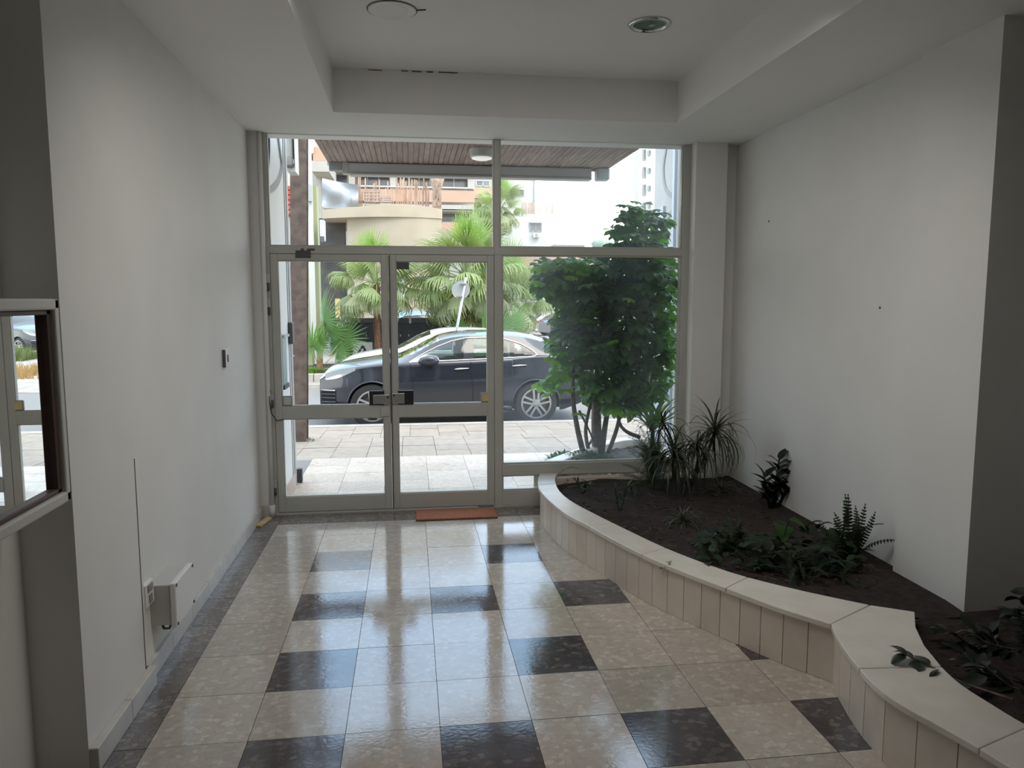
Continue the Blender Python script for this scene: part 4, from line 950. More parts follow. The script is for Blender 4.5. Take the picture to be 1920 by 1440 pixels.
# round road sign seen from behind, tilted pole
RY = 16.3; rs = thing('road_sign', 'round road sign seen from behind on a leaning grey pole', 'sign', PY(846, 640, RY))
pt0 = PY(838, 700, RY); pt0.z = SZ; pt1 = PY(874, 520, RY); k_ = (pt1-pt0)
pt0 = PY(832, 712, RY); pt0.z = SZ
MB().tube([pt0, pt1], .030, 10).build('pole', MT['signb'], rs, smooth=True)
ctr = PY(864, 543, RY); dsk = MB().lathe([(0, 0), (.185, 0), (.197, -.006), (.197, .014), (0, .014)], 36, 'y', (0, 0, 0)).mesh('sign_disc', MT['signb'])
o = inst('disc', dsk, rs, Matrix.Translation(ctr-rs.location+Vector((0, .045, 0))) @ Matrix.Rotation(R(-18), 4, 'Z'))
for a in ((868, 532), (861, 556)):
    c = PY(a[0], a[1], RY-.03); MB().box(c.x-.07, c.x+.07, RY-.045, RY+.05, c.z-.012, c.z+.012).build('clamp', MT['steel'], rs)

def windows(par, Y, spec, frame='frame_w', deep=.12):
    for (a, b, c, d, n) in spec:
        p, r = PY(a, c, Y), PY(b, d, Y)
        f = MB(); t = .05; f.box(p.x, r.x, Y-.05, Y+.02, p.z-t, p.z).box(p.x, r.x, Y-.05, Y+.02, r.z, r.z+t)
        for i in range(n+1):
            xx = p.x+(r.x-p.x)*i/n; f.box(xx-t/2, xx+t/2, Y-.05, Y+.02, r.z, p.z)
        f = f.build('window', MT[frame], par)
        MB().box(p.x, r.x, Y-.02, Y+.0, r.z, p.z).build('pane', MT['wgl'], f)
# curved cream building
CY = 27.5; cb_ = thing('cream_building', 'cream rendered building with a curved parapet across the street', 'building', PY(720, 600, CY))
def curve_wall(px0, px1, topf, botpx, Y, bulge, dep, n=24):
    rows = []; A_ = []; 
    for i in range(n+1):
        t = i/n; px = px0+(px1-px0)*t; y = Y-bulge*math.sin(math.pi*min(1, t*1.0))**.8
        a = PY(px, topf(t), Y); b = PY(px, botpx, Y); A_.append(((a.x, y, b.z), (a.x, y, a.z), (a.x, Y+dep, a.z), (a.x, Y+dep, b.z)))
    vs = [p for r in A_ for p in r]; fs = []
    for i in range(n):
        for c in range(4): fs.append((4*i+c, 4*i+(c+1) % 4, 4*i+4+(c+1) % 4, 4*i+4+c))
    fs += [(0, 1, 2, 3), (4*n, 4*n+1, 4*n+2, 4*n+3)]
    return MB().add(vs, fs)
curve_wall(650, 828, lambda t: 392-6*math.sin(math.pi*min(1, t*1.02)), 640, CY, .55, 5).build('wall', MT['cream'], cb_)
curve_wall(604, 829, lambda t: 393 if t < .3 else 393-6.5*math.sin(math.pi*(t-.3)/.7*.97), 410, CY-.05, .62, 5).build('parapet', MT['cream'], cb_)
qb(MB(), 596, 652, 409, 640, CY+1.4, .3).build('recess_wall', MT['dark'], cb_)
qb(MB(), 735, 760, 520, 600, CY-1.28, .06).build('white_panel', MT['extw'], cb_)
for i in range(5): c = PY(747+i*14, 577, CY-1.30); MB().box(c.x-.03, c.x+.03, CY-1.32, CY-1.26, c.z-.02, c.z+.02).build('wall_stud', MT['greyd'], cb_)
qb(MB(), 628, 638, 560, 600, CY-2.6, .1).build('door', MT['yellow'], cb_)
# roof terrace: canes, pallet, tarpaulin, dead palm
BF = CY+1.4; bf = thing('bamboo_fence', 'screen of thin reddish canes on the cream building roof', 'fence', PY(750, 390, BF))
rnd = random.Random(4); a = 672
while a < 826:
    if not 806 < a < 834:
        p, r = PY(a, rnd.uniform(330, 352) if 742 < a < 806 or rnd.random() < .35 else rnd.uniform(352, 362), BF), PY(a+rnd.uniform(-1, 1), 392, BF)
        MB().tube([r, p], .026, 5).build('cane', MT['bamboo'], bf)
    a += rnd.choice((2.2, 3.0, 4.0, 5.0)) if not 678 < a < 742 else rnd.choice((4, 6))
pa = thing('timber_pallet', 'grey timber pallets leaning on the roof canes', 'pallet', PY(705, 388, BF-.3))
for (x0, x1, y0, y1) in ((683, 711, 357, 388), (713, 732, 368, 388)):
    for i in range(5):
        yy = y0+(y1-y0)*i/5; qb(MB(), x0, x1, yy+(i % 2)*.5, yy+3.2, BF-.3, .05).build('slat', MT['pallet'], pa)
    for xx in (x0, (x0+x1)/2-1, x1-2.5): qb(MB(), xx, xx+2.5, y0-1, y1, BF-.24, .08).build('bearer', MT['pallet'], pa)
tp = thing('tarpaulin_cover', 'pale grey tarpaulin sheet hung beside the roof canes', 'tarpaulin', PY(640, 388, BF-.2))
rows = []
for i in range(17):
    t = i/16; row = []
    for j in range(11):
        u = j/10; top = 334+13*t; bot = 388+1.5*math.sin(t*4); p = PY(604+68*t, top+(bot-top)*u, BF-.2); p.y += .12*math.sin(t*9+u*5)*u+.1*math.sin(t*4-u*7); row.append(tuple(p))
    rows.append(row)
MB().grid(rows).build('sheet', MT['tarp'], tp, smooth=True); qb(MB(), 657.5, 658.5, 344, 390, BF-.4, .03).build('rope', MT['greyd'], tp)
dp = thing('dead_palm_stump', 'dry fibrous palm stump rising over the cream parapet', 'palm', PY(820, 392, BF-.4))
MB().tube([PY(819, 394, BF-.4), PY(819, 352, BF-.4), PY(819, 345, BF-.4), PY(820, 334, BF-.4), PY(820, 331, BF-.4)], [.17, .16, .22, .26, .10], 12).build('stump', MT['palm_dead'], dp, smooth=True)
m = MB(); rnd = random.Random(9)
for i in range(150):
    p = PY(819+rnd.uniform(-8, 8), rnd.uniform(332, 392), BF-.58); L_ = rnd.uniform(.15, .4); m.add([p, p+Vector((.03, 0, 0)), p+Vector((rnd.uniform(-.12, .12), -.05, -L_))], [(0, 1, 2)])
o = m.build('fibres', MT['palm_dead'], dp); o['kind'] = 'stuff'
# apartment block behind
AY = 36.0; ab = thing('apartment_block', 'apartment block with peach balcony fronts behind the cream building', 'building', PY(740, 600, AY))
qb(MB(), 560, 890, 150, 640, AY+1.2, 2).build('wall', MT['pale'], ab)
for (a, b, c, d) in ((590, 890, 352, 380), (828, 888, 417, 445)): qb(MB(), a, b, c, d, AY, .25).build('balcony_front', MT['peach'], ab)
for (a, b, c, d) in ((590, 890, 312, 326), (590, 888, 380, 395), (826, 886, 392, 396)): qb(MB(), a, b, c, d, AY-.1, 1.4).build('floor_slab', MT['pale'], ab)
windows(ab, AY+1.15, ((593, 652, 322, 352, 2), (668, 731, 325, 353, 3), (745, 806, 326, 354, 3), (825, 877, 328, 355, 2), (828, 880, 395, 418, 2)))
for (a, b) in ((653, 666), (731, 745), (877, 889)): qb(MB(), a, b, 318, 356, AY+.05, .4).build('column', MT['pale'], ab)
qb(MB(), 672, 888, 349.5, 351.5, AY-.05, .1).build('handrail', MT['frame_w'], ab)
# upper left balcony block
UB = thing('balcony_block', 'block with peach upper balcony seen left of the canopy', 'building', PY(600, 322, 31.5))
qb(MB(), 586, 618, 276, 302, 31.4, .3).build('balcony_front', MT['peach'], UB); qb(MB(), 584, 617, 301, 322, 31.4, 3).build('soffit_box', MT['pale'], UB)
qb(MB(), 587, 612, 262, 277, 31.9, .2).build('balcony_panel', mat('light_peach', (.62, .47, .38), rough=.8), UB); qb(MB(), 575, 612, 200, 322, 33, 1).box(PY(575, 300, 33).x, PY(600, 300, 33).x, 33, 34, -.4, 9).build('wall', MT['pale'], UB); qb(MB(), 575, 588, 200, 287, 31.3, .4).build('downpipe', MT['frame_w'], UB)
# pale green building
LG = thing('pale_green_building', 'narrow pale green rendered building right of the steel post', 'building', PY(592, 600, 23))
qb(MB(), 560, 587, 150, 706, 23, .5).build('wall', MT['limew'], LG); qb(MB(), 585, 603, 347, 706, 23.4, .5).build('wall', MT['limew'], LG)
qb(MB(), 576, 583, 345, 377, 22.7, .3).build('lamp_bracket', MT['extg'], LG); qb(MB(), 581, 583, 200, 640, 22.95, .1).build('downpipe', MT['frame_w'], LG)
o = qb(MB(), 599, 609, 412, 452, 22.9, .35).build('air_conditioner', MT['frame_w'], bevel=.03); tag(o, 'white air conditioner unit on the pale green building', 'air conditioner')
qb(MB(), 600, 608, 443, 451, 22.88, .05).build('outlet_grille', MT['greyd'], o)
# white house, right
HY = 58.0; wh = thing('white_house', 'white three storey house with roof terrace right of the distant palm', 'building', PY(990, 600, HY))
qb(MB(), 890, 1003, 327, 640, HY, 8).build('upper_block', MT['extw'], wh); qb(MB(), 930, 1041, 401, 640, HY-1.5, 6).build('lower_block', MT['extw'], wh)
qb(MB(), 886, 938, 333, 640, HY-2.5, 5).build('side_wing', MT['pale'], wh); qb(MB(), 888, 936, 352, 372, HY-2.8, .3).build('balcony_front', MT['peach'], wh)
windows(wh, HY-.05, ((965, 982, 355, 367, 2),), 'extg'); windows(wh, HY-1.55, ((994, 1015, 418, 434, 2),), 'extg'); windows(wh, HY-2.55, ((893, 918, 338, 350, 2),))
qb(MB(), 993, 1016, 416, 418.5, HY-1.75, .25).build('shutter_box', MT['extg'], wh)
for i in range(28): qb(MB(), 978+i*2.2, 979+i*2.2, 380, 401, HY-1.45, .05).build('baluster', MT['bamboo'], wh) if not 16 <= i <= 20 else qb(MB(), 978+i*2.2, 980.2+i*2.2, 379, 401, HY-1.45, .05).build('baluster', MT['extw'], wh)
qb(MB(), 978, 1040, 379, 380, HY-1.45, .08).build('handrail', MT['extw'], wh)
qb(MB(), 1001, 1003, 327, 400, HY-.12, .1).build('downpipe', MT['extg'], wh)
o = qb(MB(), 1000, 1012, 437, 445.5, HY-1.9, .35).build('air_conditioner', MT['frame_w'], bevel=.03); tag(o, 'white air conditioner unit under the white house window', 'air conditioner')
c = PY(1006, 441, HY-1.92); MB().lathe([(0, 0), (.12, 0), (.12, .04), (0, .04)], 16, 'y', c).build('fan_grille', MT['grey'], o)
# house with peach band behind the parked cars
PYY = 50.0; ph = thing('peach_house', 'low house with peach upper band behind the far parked cars', 'building', PY(1000, 600, PYY))
qb(MB(), 936, 1125, 484, 640, PYY, 2.3).build('wall', MT['pale'], ph); qb(MB(), 936, 1130, 482, 504, PYY-.5, 1).build('upper_band', MT['peach'], ph); qb(MB(), 936, 1130, 468, 484, PYY-.3, 2.5).build('parapet', MT['extw'], ph)
windows(ph, PYY-.05, ((962, 990, 506, 528, 2), (994, 1012, 506, 528, 2), (1035, 1060, 506, 530, 2), (994, 1018, 552, 566, 1), (1024, 1040, 566, 584, 1), (1044, 1062, 560, 586, 1)))
for a in (991, 1020, 1041): qb(MB(), a-1.5, a+1.5, 504, 600, PYY-.3, .3).build('column', MT['frame_w'], ph)
qb(MB(), 1041, 1096, 459, 484, 51, 2).build('roof_hut', mat('hut_grey', (.42, .42, .41), rough=.7), ph); qb(MB(), 1040, 1097, 458, 460.5, 50.8, 2.4).build('hut_roof', MT['extg'], ph)
an = thing('roof_antenna', 'thin television antenna on the low roof against the sky', 'antenna', PY(1057, 465, 55))
MB().tube([PY(1057, 600, 55), PY(1057, 427, 55)], .025, 5).build('mast', MT['signb'], an)
for yy in (428, 431): MB().tube([PY(1051, yy+.5, 55), PY(1063, yy, 55)], .02, 5).build('element', MT['signb'], an)
TB = thing('tall_block', 'tall pale apartment block far off behind the umbrella tree', 'building', PY(1212, 600, 72))
qb(MB(), 1201, 1260, 120, 600, 72, 1.5).build('wall', mat('hazy_render', (.47, .455, .42), (.52, .505, .47), 1, .8), TB); windows(TB, 71.95, [(1206, 1211, 280+33*i, 300+33*i, 1) for i in range(6)]+[(1216, 1220, 282+33*i, 292+33*i, 1) for i in range(6)], 'extg')
ht = thing('distant_tree', 'hazy round tree far beyond the street under the sky', 'tree', PY(1133, 470, 95))
m = MB(); rnd = random.Random(2)
for i in range(26):
    c = PY(1133+rnd.uniform(-16, 16), 466+rnd.uniform(-9, 10), 95); m.lathe([(0, -.5), (.48, -.45), (.68, 0), (.48, .45), (0, .5)], 8, 'z', c)
m.build('crown', MT['hill'], ht, smooth=True); MB().tube([PY(1133, 600, 95), PY(1133, 470, 95)], .2, 6).build('trunk', MT['bark'], ht)
hw = thing('lot_wall', 'grey block wall at the back of the gravel lot', 'wall', (14, 38, -.5))
MB().box(9.5, 40, 38, 38.4, -.6, 2.6).build('wall', MT['kerb'], hw)
wp_ = MB().tube([(11.9, 29.0, -.5), (11.95, 29.0, 2.2)], .09, 10).build('white_post', MT['frame_w'], smooth=True); tag(wp_, 'white pole on the gravel lot, seen in the wall mirror', 'post')
# dry grass verge on the lot
def tuft(name, n, h, sp, m):
    mb = MB()
    for i in range(n):
        a = random.uniform(0, 6.28); r = random.uniform(0, sp); b = Vector((r*math.cos(a), r*math.sin(a), 0)); l = random.uniform(.5, 1)*h; d = Vector((random.uniform(-.4, .4), random.uniform(-.4, .4), 1))*l; s = Vector((.012, 0, 0))
        mb.add([b-s, b+s, b+d], [(0, 1, 2)])
    return mb
gm = MB(); rnd = random.Random(6)
for i in range(700):
    x, y = rnd.uniform(6, 12.5), rnd.uniform(22.2, 24.8); l = rnd.uniform(.1, .35)
    for k in range(4):
        b = Vector((x+rnd.uniform(-.1, .1), y+rnd.uniform(-.1, .1), -.49)); gm.add([b, b+Vector((.03, 0, 0)), b+Vector((rnd.uniform(-.15, .15), rnd.uniform(-.1, .1), l))], [(0, 1, 2)])
o = gm.build('dry_grass_verge', MT['straw']); tag(o, 'strip of dry orange grass on the gravel lot', 'grass', kind='stuff')
gm = MB()
for i in range(260):
    x, y = rnd.uniform(11.3, 14), rnd.uniform(28.4, 30); l = rnd.uniform(.2, .6)
    for k in range(4):
        b = Vector((x+rnd.uniform(-.1, .1), y, -.49)); gm.add([b, b+Vector((.05, 0, 0)), b+Vector((rnd.uniform(-.2, .2), rnd.uniform(-.1, .1), l))], [(0, 1, 2)])
o = gm.build('weed_clump', MT['weed']); tag(o, 'green weeds around the white pole on the lot', 'weeds', kind='stuff')
gm = MB()
for i in range(30):
    b = PZ(rnd.uniform(575, 592), rnd.uniform(823, 832), -.27); gm.add([b, b+Vector((.01, 0, 0)), b+Vector((rnd.uniform(-.06, .06), rnd.uniform(-.04, .04), rnd.uniform(.01, .05)))], [(0, 1, 2)])
o = gm.build('pavement_weed', MT['weed']); tag(o, 'sparse weeds in the paving by the steel post', 'weeds', kind='stuff')

# ================================================================== PLANTS
def pathleaf(L, wmax, el, droop, seg=7, shape=None, fold=.25, pet=0.0, twist=0):
    """strap or ovate leaf along +X that starts at elevation el and bends down by droop over its length"""
    vs = []; p = Vector((0, 0, 0)); fs = []
    for i in range(seg+1):
        t = i/seg
        a = el-droop*t**1.4
        if i: p = p+Vector((math.cos(a), 0, math.sin(a)))*(L/seg)
        w = wmax*(shape(t) if shape else (1-t**2.2)*(.55+.45*min(1, t*5)))+.0006
        up = Vector((-math.sin(a), 0, math.cos(a)))
        vs += [p+Vector((0, -w, 0))+up*w*fold, p, p+Vector((0, w, 0))+up*w*fold]
    for j in range(seg): fs += [(3*j, 3*j+1, 3*j+4, 3*j+3), (3*j+1, 3*j+2, 3*j+5, 3*j+4)]
    return vs, fs
def ovate(t): return math.sin(math.pi*min(1, max(0, t))**.75)**.8 if 0 < t < 1 else 0
def heart(t): return (max(0, 1-t)**.7)*(.65+.9*t*(1-t)+.35) if t > 0 else .35
def obov(t): return math.sin(math.pi*min(1, max(0, t))**1.5)**.75 if 0 < t < 1 else .02
def meshleaf(name, m, **k):
    v, f = pathleaf(**k); return MB().add(v, f).mesh(name, m, True)
def rz_el(az, el=0, roll=0, loc=(0, 0, 0), s=1): return orient(az, el, roll, loc, s)
# ---- umbrella tree outside
def umbrella_leaf(name, m, nl, L, w, dr):
    mb = MB(); mb.tube([(0, 0, 0), (.06, 0, .012), (.13, 0, .01)], [.004, .003, .0025], 4); c = Vector((.13, 0, .01))
    for i in range(nl):
        a = 2*math.pi*i/nl+.2; l = L*(.8+.25*math.cos(a))
        v, f = pathleaf(l, w, R(6), dr, 6, obov, .25)
        M = Matrix.Translation(c) @ Matrix.Rotation(a, 4, 'Z'); mb.add([M @ Vector(p) for p in v], f)
    return mb.mesh(name, m, True)
UL = [umbrella_leaf('umbrella_leaf', MT['sheff'], 9, .135, .033, R(45)), umbrella_leaf('umbrella_leaf_b', MT['sheff'], 8, .145, .036, R(75)), umbrella_leaf('umbrella_leaf_c', MT['sheff_y'], 8, .125, .032, R(60))]
TB0 = Vector((1.62, 6.55, .22))
ut = thing('umbrella_tree', 'big leafy umbrella tree in the outside planter behind the side window', 'tree', TB0)
rnd = random.Random(21)
def stem(par, pts, r0, r1, name='stem', m='bark'):
    C = catmull([Vector(p) for p in pts], 5); n = len(C)
    return MB().tube(C, [r0+(r1-r0)*i/(n-1) for i in range(n)], 8).build(name, MT[m], par, smooth=True)
YT = 6.75
def tp_(px, py, Y=YT): return PY(px, py, Y)
for pts, r0 in (([(1094, 850), (1082, 800), (1074, 740), (1078, 660), (1100, 560)], .028), ([(1120, 850), (1118, 780), (1122, 700), (1140, 560), (1190, 470)], .055), ([(1128, 852), (1136, 790), (1150, 720), (1180, 600), (1235, 520)], .03),
                ([(1105, 852), (1098, 805), (1108, 740), (1090, 690), (1050, 560)], .02), ([(1140, 850), (1160, 790), (1165, 720), (1195, 640), (1215, 420)], .022), ([(1200, 820), (1165, 800), (1150, 740)], .022), ([(1092, 850), (1112, 820), (1124, 770)], .015), ([(1086, 770), (1108, 815), (1118, 848)], .012), ([(1230, 800), (1190, 745), (1170, 690)], .02)):
    Yj = YT+rnd.uniform(-.18, .22); stem(ut, [tp_(a, b, Yj) for a, b in pts], r0, r0*.4)
def leafat(px, py, Y, me, s=1, az=None, el=None):
    c = tp_(px, py, Y)-TB0; ctr = Vector((.12, .25, 1.0))
    d = c-ctr; az = math.atan2(d.y, d.x)+rnd.uniform(-.7, .7) if az is None else az
    el = rnd.uniform(-.35, .5) if el is None else el
    M = orient(az, el, rnd.uniform(-.5, .5), c, s); M = M @ Matrix.Translation((-.13, 0, -.01)); return inst('leaf', me, ut, M)
def crown_ok(px, py):
    def el(cx, cy, a, b): return ((px-cx)/a)**2+((py-cy)/b)**2 < 1
    return el(1160, 600, 112, 125) or el(1054, 523, 50, 38) or el(1190, 490, 75, 40) or el(1200, 432, 46, 42) or el(1170, 690, 95, 80) or el(1085, 640, 45, 60) or (el(1240, 600, 36, 130))
cnt = 0
while cnt < 245:
    px, py = rnd.uniform(1004, 1258), rnd.uniform(378, 765)
    if not crown_ok(px, py) or (py < 475 and rnd.random() < .1): continue
    me = UL[rnd.choice((0, 0, 1))]; leafat(px, py, rnd.uniform(6.28, 7.1), me, rnd.uniform(.85, 1.15)); cnt += 1
for px, py, s in ((1032, 712, 1.25), (1048, 700, 1.1), (1058, 730, 1.0), (1030, 735, .9), (1046, 500, 1), (1078, 497, 1), (1100, 500, .9), (1016, 503, .9), (1048, 688, .9), (1068, 498, .9), (1155, 770, .8), (1085, 775, .7), (1180, 775, .7), (1035, 640, .8), (1060, 490, 1), (1088, 492, 1), (1110, 488, .9), (1030, 495, .9), (1125, 500, .8), (1095, 510, .8), (1070, 520, .7), (1012, 530, .8), (1100, 600, .6), (1180, 560, .6), (1150, 640, .6), (1050, 660, .9), (1040, 675, .9), (1022, 722, 1.1), (1052, 715, 1.1)):
    leafat(px, py, rnd.uniform(6.12, 6.3), UL[2], s)
for px, py, s in ((1170, 385, .9), (1190, 392, .85), (1175, 400, 1), (1165, 410, .9), (1212, 402, .9), (1235, 400, 1.0), (1222, 395, .8), (1160, 435, 1.2), (1180, 425, 1), (1205, 440, 1.1), (1230, 450, 1), (1165, 455, 1.2), (1195, 460, 1.1), (1190, 378, .6)):
    leafat(px, py, rnd.uniform(6.5, 6.8), UL[0], s*.95)
fm = MB(); vr = random.Random(5)
for i in range(5200):
    px, py = vr.uniform(1010, 1262), vr.uniform(390, 775)
    if not crown_ok(px, py): continue
    if py < 480 and vr.random() < .6: continue
    c = tp_(px, py, vr.uniform(6.45, 7.25)); v, f = pathleaf(vr.uniform(.09, .15), .033, vr.uniform(-.4, .4), vr.uniform(.4, 1.3), 4, obov, .25)
    M = orient(vr.uniform(0, 6.28), vr.uniform(-.6, .6), vr.uniform(-.6, .6), c); fm.add([M @ Vector(p) for p in v], f)
o = fm.build('inner_foliage', MT['sheff'], ut); o['kind'] = 'stuff'
u2 = thing('cordyline', 'strap leaved shrub in the outside planter at the right window edge', 'shrub', (2.15, 6.5, .22))
st1 = meshleaf('strap', MT['sheff'], L=.55, wmax=.018, el=R(0), droop=R(50))
for i in range(26): inst('leaf', st1, u2, orient(i*2.4, R(rnd.uniform(35, 85)), 0, Vector((0, 0, .25)), rnd.uniform(.7, 1.1)))
MB().tube([(2.15, 6.5, .2), (2.15, 6.5, .5)], .02, 8).build('stem', MT['bark'], u2, smooth=True)
lt = MB()
for i in range(900):
    a, r = vr.uniform(0, 6.28), vr.uniform(0, 1)**.5; c = TB0+Vector((r*.30*math.cos(a)-.12, r*.28*math.sin(a), vr.uniform(0, .10)*(1-r)+.0)); v, f = pathleaf(vr.uniform(.03, .07), .01, vr.uniform(0, 1.2), .6, 3, ovate, .3)
    M = orient(vr.uniform(0, 6.28), 0, 0, c); lt.add([M @ Vector(p) for p in v], f)
o = lt.build('ground_ivy', MT['sheff']); tag(o, 'dark low creeper around the umbrella tree trunks', 'ground cover', kind='stuff')

# ---- indoor plants on the soil
SOZ = .205
def on_soil(px, py): p = PZ(px, py, SOZ); return Vector((p.x, p.y, SOZ-.005))
DR = [meshleaf('blade', MT['l_drac'], L=.40, wmax=.0085, el=R(0), droop=R(95), seg=8), meshleaf('blade_b', MT['l_drac'], L=.34, wmax=.008, el=R(0), droop=R(55), seg=7), meshleaf('blade_c', MT['l_drac'], L=.46, wmax=.0085, el=R(0), droop=R(130), seg=9)]
dc = thing('dracaena', 'multi headed dracaena with thin arching dark leaves by the glass', 'plant', on_soil(1290, 905)); rnd = random.Random(31)
B0 = dc.location
def head(px, py, Y, n, s, base, up=(-10, 80)):
    c = PY(px, py, Y); stem(dc, [B0+Vector(base), (B0+Vector(base)).lerp(c, .55)+Vector((.03, 0, .04)), c], .013, .009)
    for i in range(n):
        el = R(up[1]-(up[1]-up[0])*(i/n)**.85); me = DR[1] if el > R(50) else (DR[0] if i % 2 else DR[2])
        inst('leaf', me, dc, orient(i*2.39996+rnd.uniform(-.3, .3), el, rnd.uniform(-.2, .2), c-B0+Vector((0, 0, rnd.uniform(-.06, .03))), s*rnd.uniform(.8, 1.12)))
head(1262, 848, 5.25, 56, .95, (-.02, 0, 0), (-35, 70)); head(1340, 808, 5.35, 60, .92, (.06, .05, 0), (-30, 84)); head(1243, 792, 5.55, 36, .75, (-.05, .15, 0), (-25, 80)); head(1306, 835, 5.2, 44, .85, (.02, -.03, 0), (-40, 60))
af = thing('asparagus_fern', 'feathery green bush in front of the side window rail', 'plant', on_soil(1222, 915)); B0 = af.location
nd = MB()
for i in range(16):
    t = i/15
    for sgn in (-1, 1):
        p = Vector((.26*t, 0, .03*math.sin(t*3))); q = p+Vector((.03, sgn*.05*(1-t*.7), .01)); nd.add([p, q, p+Vector((.012, sgn*.01, .006))], [(0, 1, 2)])
        nd.add([p, p+Vector((.02, sgn*.025*(1-t*.6), .035)), p+Vector((.01, 0, .01))], [(0, 1, 2)])
nd = nd.mesh('feather', mat('asparagus_green', (.045, .09, .035), rough=.6))
for i in range(85):
    a = i*2.4; z = rnd.uniform(0, .30); r = rnd.uniform(0, .07); inst('frond', nd, af, orient(a, R(rnd.uniform(10, 80)), 0, Vector((r*math.cos(a), r*math.sin(a), z)), rnd.uniform(.5, .9)))
SP = [meshleaf('strap_a', MT['l_spid'], L=.24, wmax=.006, el=0, droop=R(110), seg=7), meshleaf('strap_b', MT['l_spid'], L=.17, wmax=.006, el=0, droop=R(40), seg=6)]
for px, py, n, s, lab in ((1280, 985, 44, .95, 'pale spider plant low on the soil, nearest the cream cap'), (1352, 925, 36, .9, 'darker spider plant on the soil below the dracaena')):
    t = thing('spider_plant', lab, 'plant', on_soil(px, py))
    for i in range(n):
        el = R(82-70*(i/n)); inst('leaf', SP[0] if i % 3 else SP[1], t, orient(i*2.4+rnd.uniform(-.3, .3), el, 0, Vector((0, 0, .02)), s*rnd.uniform(.7, 1.15)))
    MB().tube([t.location, t.location+Vector((0, 0, .04))], [.018, .012], 8).build('crown', MT['bark'], t, smooth=True)
SPR = meshleaf('sprout_leaf', MT['l_mid'], L=.09, wmax=.010, el=0, droop=R(40), seg=5, shape=ovate)
for px, py, n, hh, lab in ((1160, 965, 14, .20, 'upright little sprout with narrow leaves in the bare soil'), (1092, 925, 22, .10, 'low weedy seedling tuft at the far end of the planter'), (1188, 935, 10, .12, 'tiny green seedling left of the feathery bush')):
    t = thing('seedling', lab, 'plant', on_soil(px, py))
    for k in range(3):
        d = Vector((rnd.uniform(-.06, .06), rnd.uniform(-.04, .04), hh*rnd.uniform(.7, 1.1))); MB().tube([t.location, t.location+d*.5+Vector((.005, 0, 0)), t.location+d], .003, 5).build('stem', MT['l_mid'], t)
        for i in range(n//3): inst('leaf', SPR, t, orient(i*2.2+k, R(rnd.uniform(15, 60)), 0, d*(.3+.7*(i+1)/(n//3)), rnd.uniform(.6, 1)))
# little withered frond at the rim by the glass
wf_ = thing('withered_frond', 'small pale curled frond at the far rim of the planter', 'frond', PZ(1050, 888, .235))
C = [PY(x_, y_, 5.7) for x_, y_ in ((1047, 890), (1053, 884), (1060, 880), (1068, 877), (1076, 877), (1084, 879))]
MB().tube(C, .002, 5).build('rachis', MT['dry'], wf_)
for i, c in enumerate(catmull(C, 2)):
    MB().lathe([(0, -.008), (.006, -.004), (.006, .004), (0, .008)], 6, 'z', c+Vector((0, -.004, .006))).build('leaflet', MT['dry'], wf_)
# ZZ like stalk
zz = thing('glossy_leaf_plant', 'dark upright plant with overlapping glossy leaves against the right wall', 'plant', on_soil(1448, 953)); ZL = meshleaf('glossy_leaf', MT['l_dark'], L=.13, wmax=.036, el=0, droop=R(25), seg=6, shape=ovate)
for (dx, hh, lean) in ((0.0, .36, .05), (.07, .27, .12), (-.03, .26, -.04), (.03, .20, .02)):
    base = zz.location+Vector((dx*.5, 0, 0)); top = base+Vector((lean+dx*.4, .02, hh)); MB().tube([base, base.lerp(top, .5), top], [.012, .010, .006], 7).build('stalk', MT['l_dark'], zz, smooth=True)
    nl = int(hh/.022)
    for i in range(nl):
        f = .15+.85*i/nl; inst('leaf', ZL, zz, orient((0 if i % 2 else math.pi)+rnd.uniform(-.5, .5), R(rnd.uniform(35, 65)), rnd.uniform(-.3, .3), base.lerp(top, f)-zz.location, rnd.uniform(.75, 1.1)))
# ferns
def fern_mesh(L, npn, wid, m, el=0, droop=R(70)):
    mb = MB(); p = Vector((0, 0, 0)); pts = [p.copy()]
    for i in range(npn):
        t = (i+1)/npn; a = el-droop*t**1.5; d = Vector((math.cos(a), 0, math.sin(a))); p = p+d*(L/npn); pts.append(p.copy()); up = Vector((-d.z, 0, d.x))
        w = wid*(math.sin(math.pi*min(1, .12+t*.86))**.6)*(1.0 if t < .9 else .7)
        for sgn in (-1, 1):
            h = L/npn*.30; q = p+Vector((0, sgn*w, 0))+d*h*.8-up*w*.15
            mb.add([p-d*h, p+d*h, p+Vector((0, sgn*w*.7, 0))+d*h*1.3, q, p+Vector((0, sgn*w*.6, 0))-d*h*.7], [(0, 1, 2, 3, 4)])
    mb.tube(pts, .0025, 4); return mb.mesh('fern_frond', m)
FN = [fern_mesh(.36, 19, .036, MT['l_fern'], 0, R(25)), fern_mesh(.34, 19, .034, MT['l_fern'], 0, R(75)), fern_mesh(.40, 22, .032, MT['l_fern'], 0, R(110))]
sf = thing('sword_fern', 'sword fern with upright ladder fronds near the pilaster', 'fern', on_soil(1590, 1050)); B = sf.location
